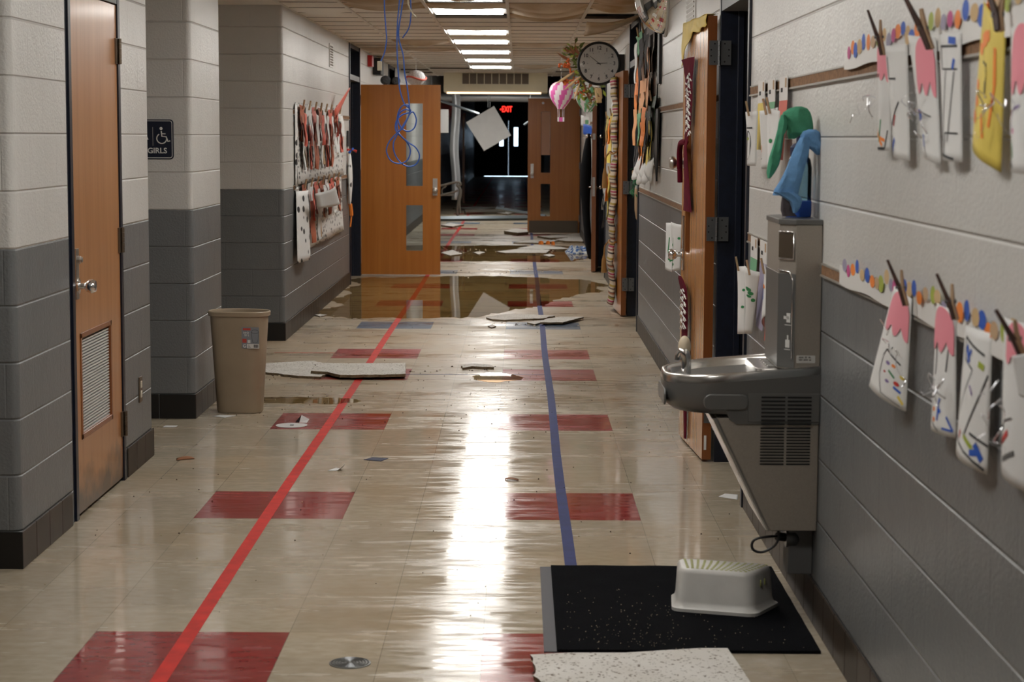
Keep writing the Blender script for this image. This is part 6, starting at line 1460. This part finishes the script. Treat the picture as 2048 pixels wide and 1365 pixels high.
o = MB().prism([(13.15, 1.75), (13.6, 1.75), (13.5, 1.45), (13.28, 1.26)], XR-.03, XR-.018, ax=0).build('black_paper_pennant', 'black', origin=(XR, 13.4, 1.5)); tag(o, 'long black pointed paper hanging flat on the right wall', 'paper')
for (ya, za, lab) in ((15.0, 1.42, 'crumpled white paper skirt below the green collared scarecrow'), (14.4, 1.40, 'crumpled white paper skirt in the middle of the lower row'), (13.8, 1.42, 'long white torn sheet at the near end of the lower row')):
    o = MB().grid(lambda u, v: (XR-.04-.06*v*abs(math.sin(5*u+1)), ya-.45*u, za-.14*v-.05*math.sin(7*u)*v), 12, 5).build('white_paper_skirt', 'paper', origin=(XR-.04, ya, za), smooth=True, thick=.001); tag(o, lab, 'torn paper')
# greenery and hanging pouch by second door frame
t = empty('evergreen_sprig', (XR-.03, 15.75, 1.35), 'small green sprig with a brown bow beside the second doorway', 'sprig')
mb = MB(); rr = random.Random(5); c_ = at(1270, 355, 1, 15.75)
for k in range(90):
    p = c_+Vector((rr.gauss(0, .012), rr.gauss(0, .02), rr.uniform(-.13, .08))); d_ = Vector((rr.uniform(-1, .6), rr.uniform(-.3, .3), rr.uniform(-1, -.1))).normalized()*.045; s_ = Vector((.004, 0, .004)); mb.add([p, p+d_*.5+s_, p+d_, p+d_*.5-s_], [(0, 1, 2), (0, 2, 3)])
mb.build('needles', 'green', t); MB().ball((c_.x, c_.y-.02, c_.z+.04), .028, n=8, sc=(1, .6, 1.1)).ball((c_.x+.012, c_.y-.03, c_.z+.08), .022, n=8, sc=(1.3, .6, .8)).build('bow', 'tan', t)
p = at(1276, 410, 1, 15.7); t = empty('long_oval_pendant', (p.x, p.y, p.z+.2), 'long tan oval pendant hanging under the green sprig', 'pendant')
MB().lathe([(.001, -.13), (.016, -.11), (.026, -.04), (.028, .10), (.026, .14), (.001, .141)], (p.x, 15.72, p.z), n=16, sc=(1, .4, 1)).build('pendant_body', 'tan', t, smooth=True); MB().box((p.x-.02, 15.69, p.z+.13), (p.x+.035, 15.74, p.z+.155)).build('white_band', 'white', t)
MB().box((p.x+.005, 15.69, p.z+.15), (p.x+.04, 15.74, p.z+.33)).build('black_card', 'black', t)

# wall past the striped fabric: yellow crafts
for k, (y, z, cols, lab) in enumerate(((18.6, 2.15, ('light_orange', 'charcoal', 'paper'), 'peach and black paper figure high past the striped fabric'), (19.6, 1.80, ('yellow_paper', 'yellow_paper', 'orange'), 'bright yellow paper figure with an orange stripe past the striped fabric'), (20.6, 1.78, ('yellow_paper', 'light_orange', 'charcoal'), 'yellow and orange paper figure farthest on that wall'), (19.9, 1.22, ('yellow_paper', 'yellow_paper', 'orange'), 'yellow paper figure hanging low past the striped fabric'), (20.8, 1.10, ('paper', 'grey_card', 'paper'), 'pale silvery paper figure hanging low before the third doorway'))):
    craft(1, y, z, .5, lab, None, cols, 120+k, w_=.5, out=.10)
for (y, z, m, lab) in ((25.5, 1.70, 'blue', 'blue swirl paper on the right wall past the third door'), (26.5, 1.82, 'paper', 'white round paper above the blue swirl on the far right wall'), (25.0, 2.02, 'green', 'green leaf cutout high on the far right wall')):
    o = MB().grid(lambda u, v: (XR-.02-.10*math.sin(PI*u), y+.7*u, z-.14*v+.04*math.sin(PI*u)), 8, 4).build('wall_cutout', m, origin=(XR, y, z), smooth=True, thick=.001); tag(o, lab, 'paper cutout')

# black coat on third door knob
mb = MB(); K = 26; m = 14; vs = []
for i in range(K+1):
    s_ = i/K; z = 1.60-1.45*s_; w_ = .018+.040*math.sin(PI*min(1, s_*1.0))**.6*(1+.3*math.sin(7*s_)); cx_ = .795-.045*math.sin(PI*s_)+.03*s_
    for q in range(m): a = 2*PI*q/m; vs.append((cx_+w_*math.cos(a)*(1+.1*math.sin(3*a)), 22.62+.10*math.sin(a), z))
mb.add(vs, [(i*m+q, i*m+(q+1) % m, (i+1)*m+(q+1) % m, (i+1)*m+q) for i in range(K) for q in range(m)]+[tuple(range(m)), tuple(range(K*m, K*m+m))])
tag(mb.build('black_coat', 'cloth_black', origin=(.79, 22.62, 1.6), smooth=True), 'black coat hanging long from the knob of the third right door', 'coat')

# fluffy ornaments above the left open door
c_ = at(832, 156, 1, 22.6); t = empty('snowball_ornament', c_, 'white and red fluffy round ornament hanging above the left open door', 'ornament')
MB().ball(c_, .095, n=20, sc=(1.15, 1, .95)).build('white_ball', 'fur_white', t, smooth=True)
mb = MB(); mb.tube([(c_.x+.118*math.cos(a), c_.y+.10*math.sin(a), c_.z-.005+.02*math.sin(a*2)) for a in [2*PI*k/20 for k in range(21)]], .011, n=8); mb.build('red_band', 'salmon', t, smooth=True)
MB().tube([(c_.x, c_.y, c_.z+.09), (c_.x, c_.y, ZC)], .0015, n=4).build('string', 'white', t)
for (x, y, r, lab) in ((771, 160, .058, 'larger grey fluffy pompom sitting above the left open door'), (792, 163, .050, 'smaller grey fluffy pompom nearer the white ornament')):
    p = at(x, y, 1, 21.88); p.z = 2.13+r*.85; o = MB().ball(p, r, n=16, sc=(1, .8, .9)).build('pompom', 'fur_grey', origin=p, smooth=True); tag(o, lab, 'pompom')

# ------------------------------------------------------------------ clean up helper keys
for o in bpy.data.objects:
    if '_o' in o: del o['_o']
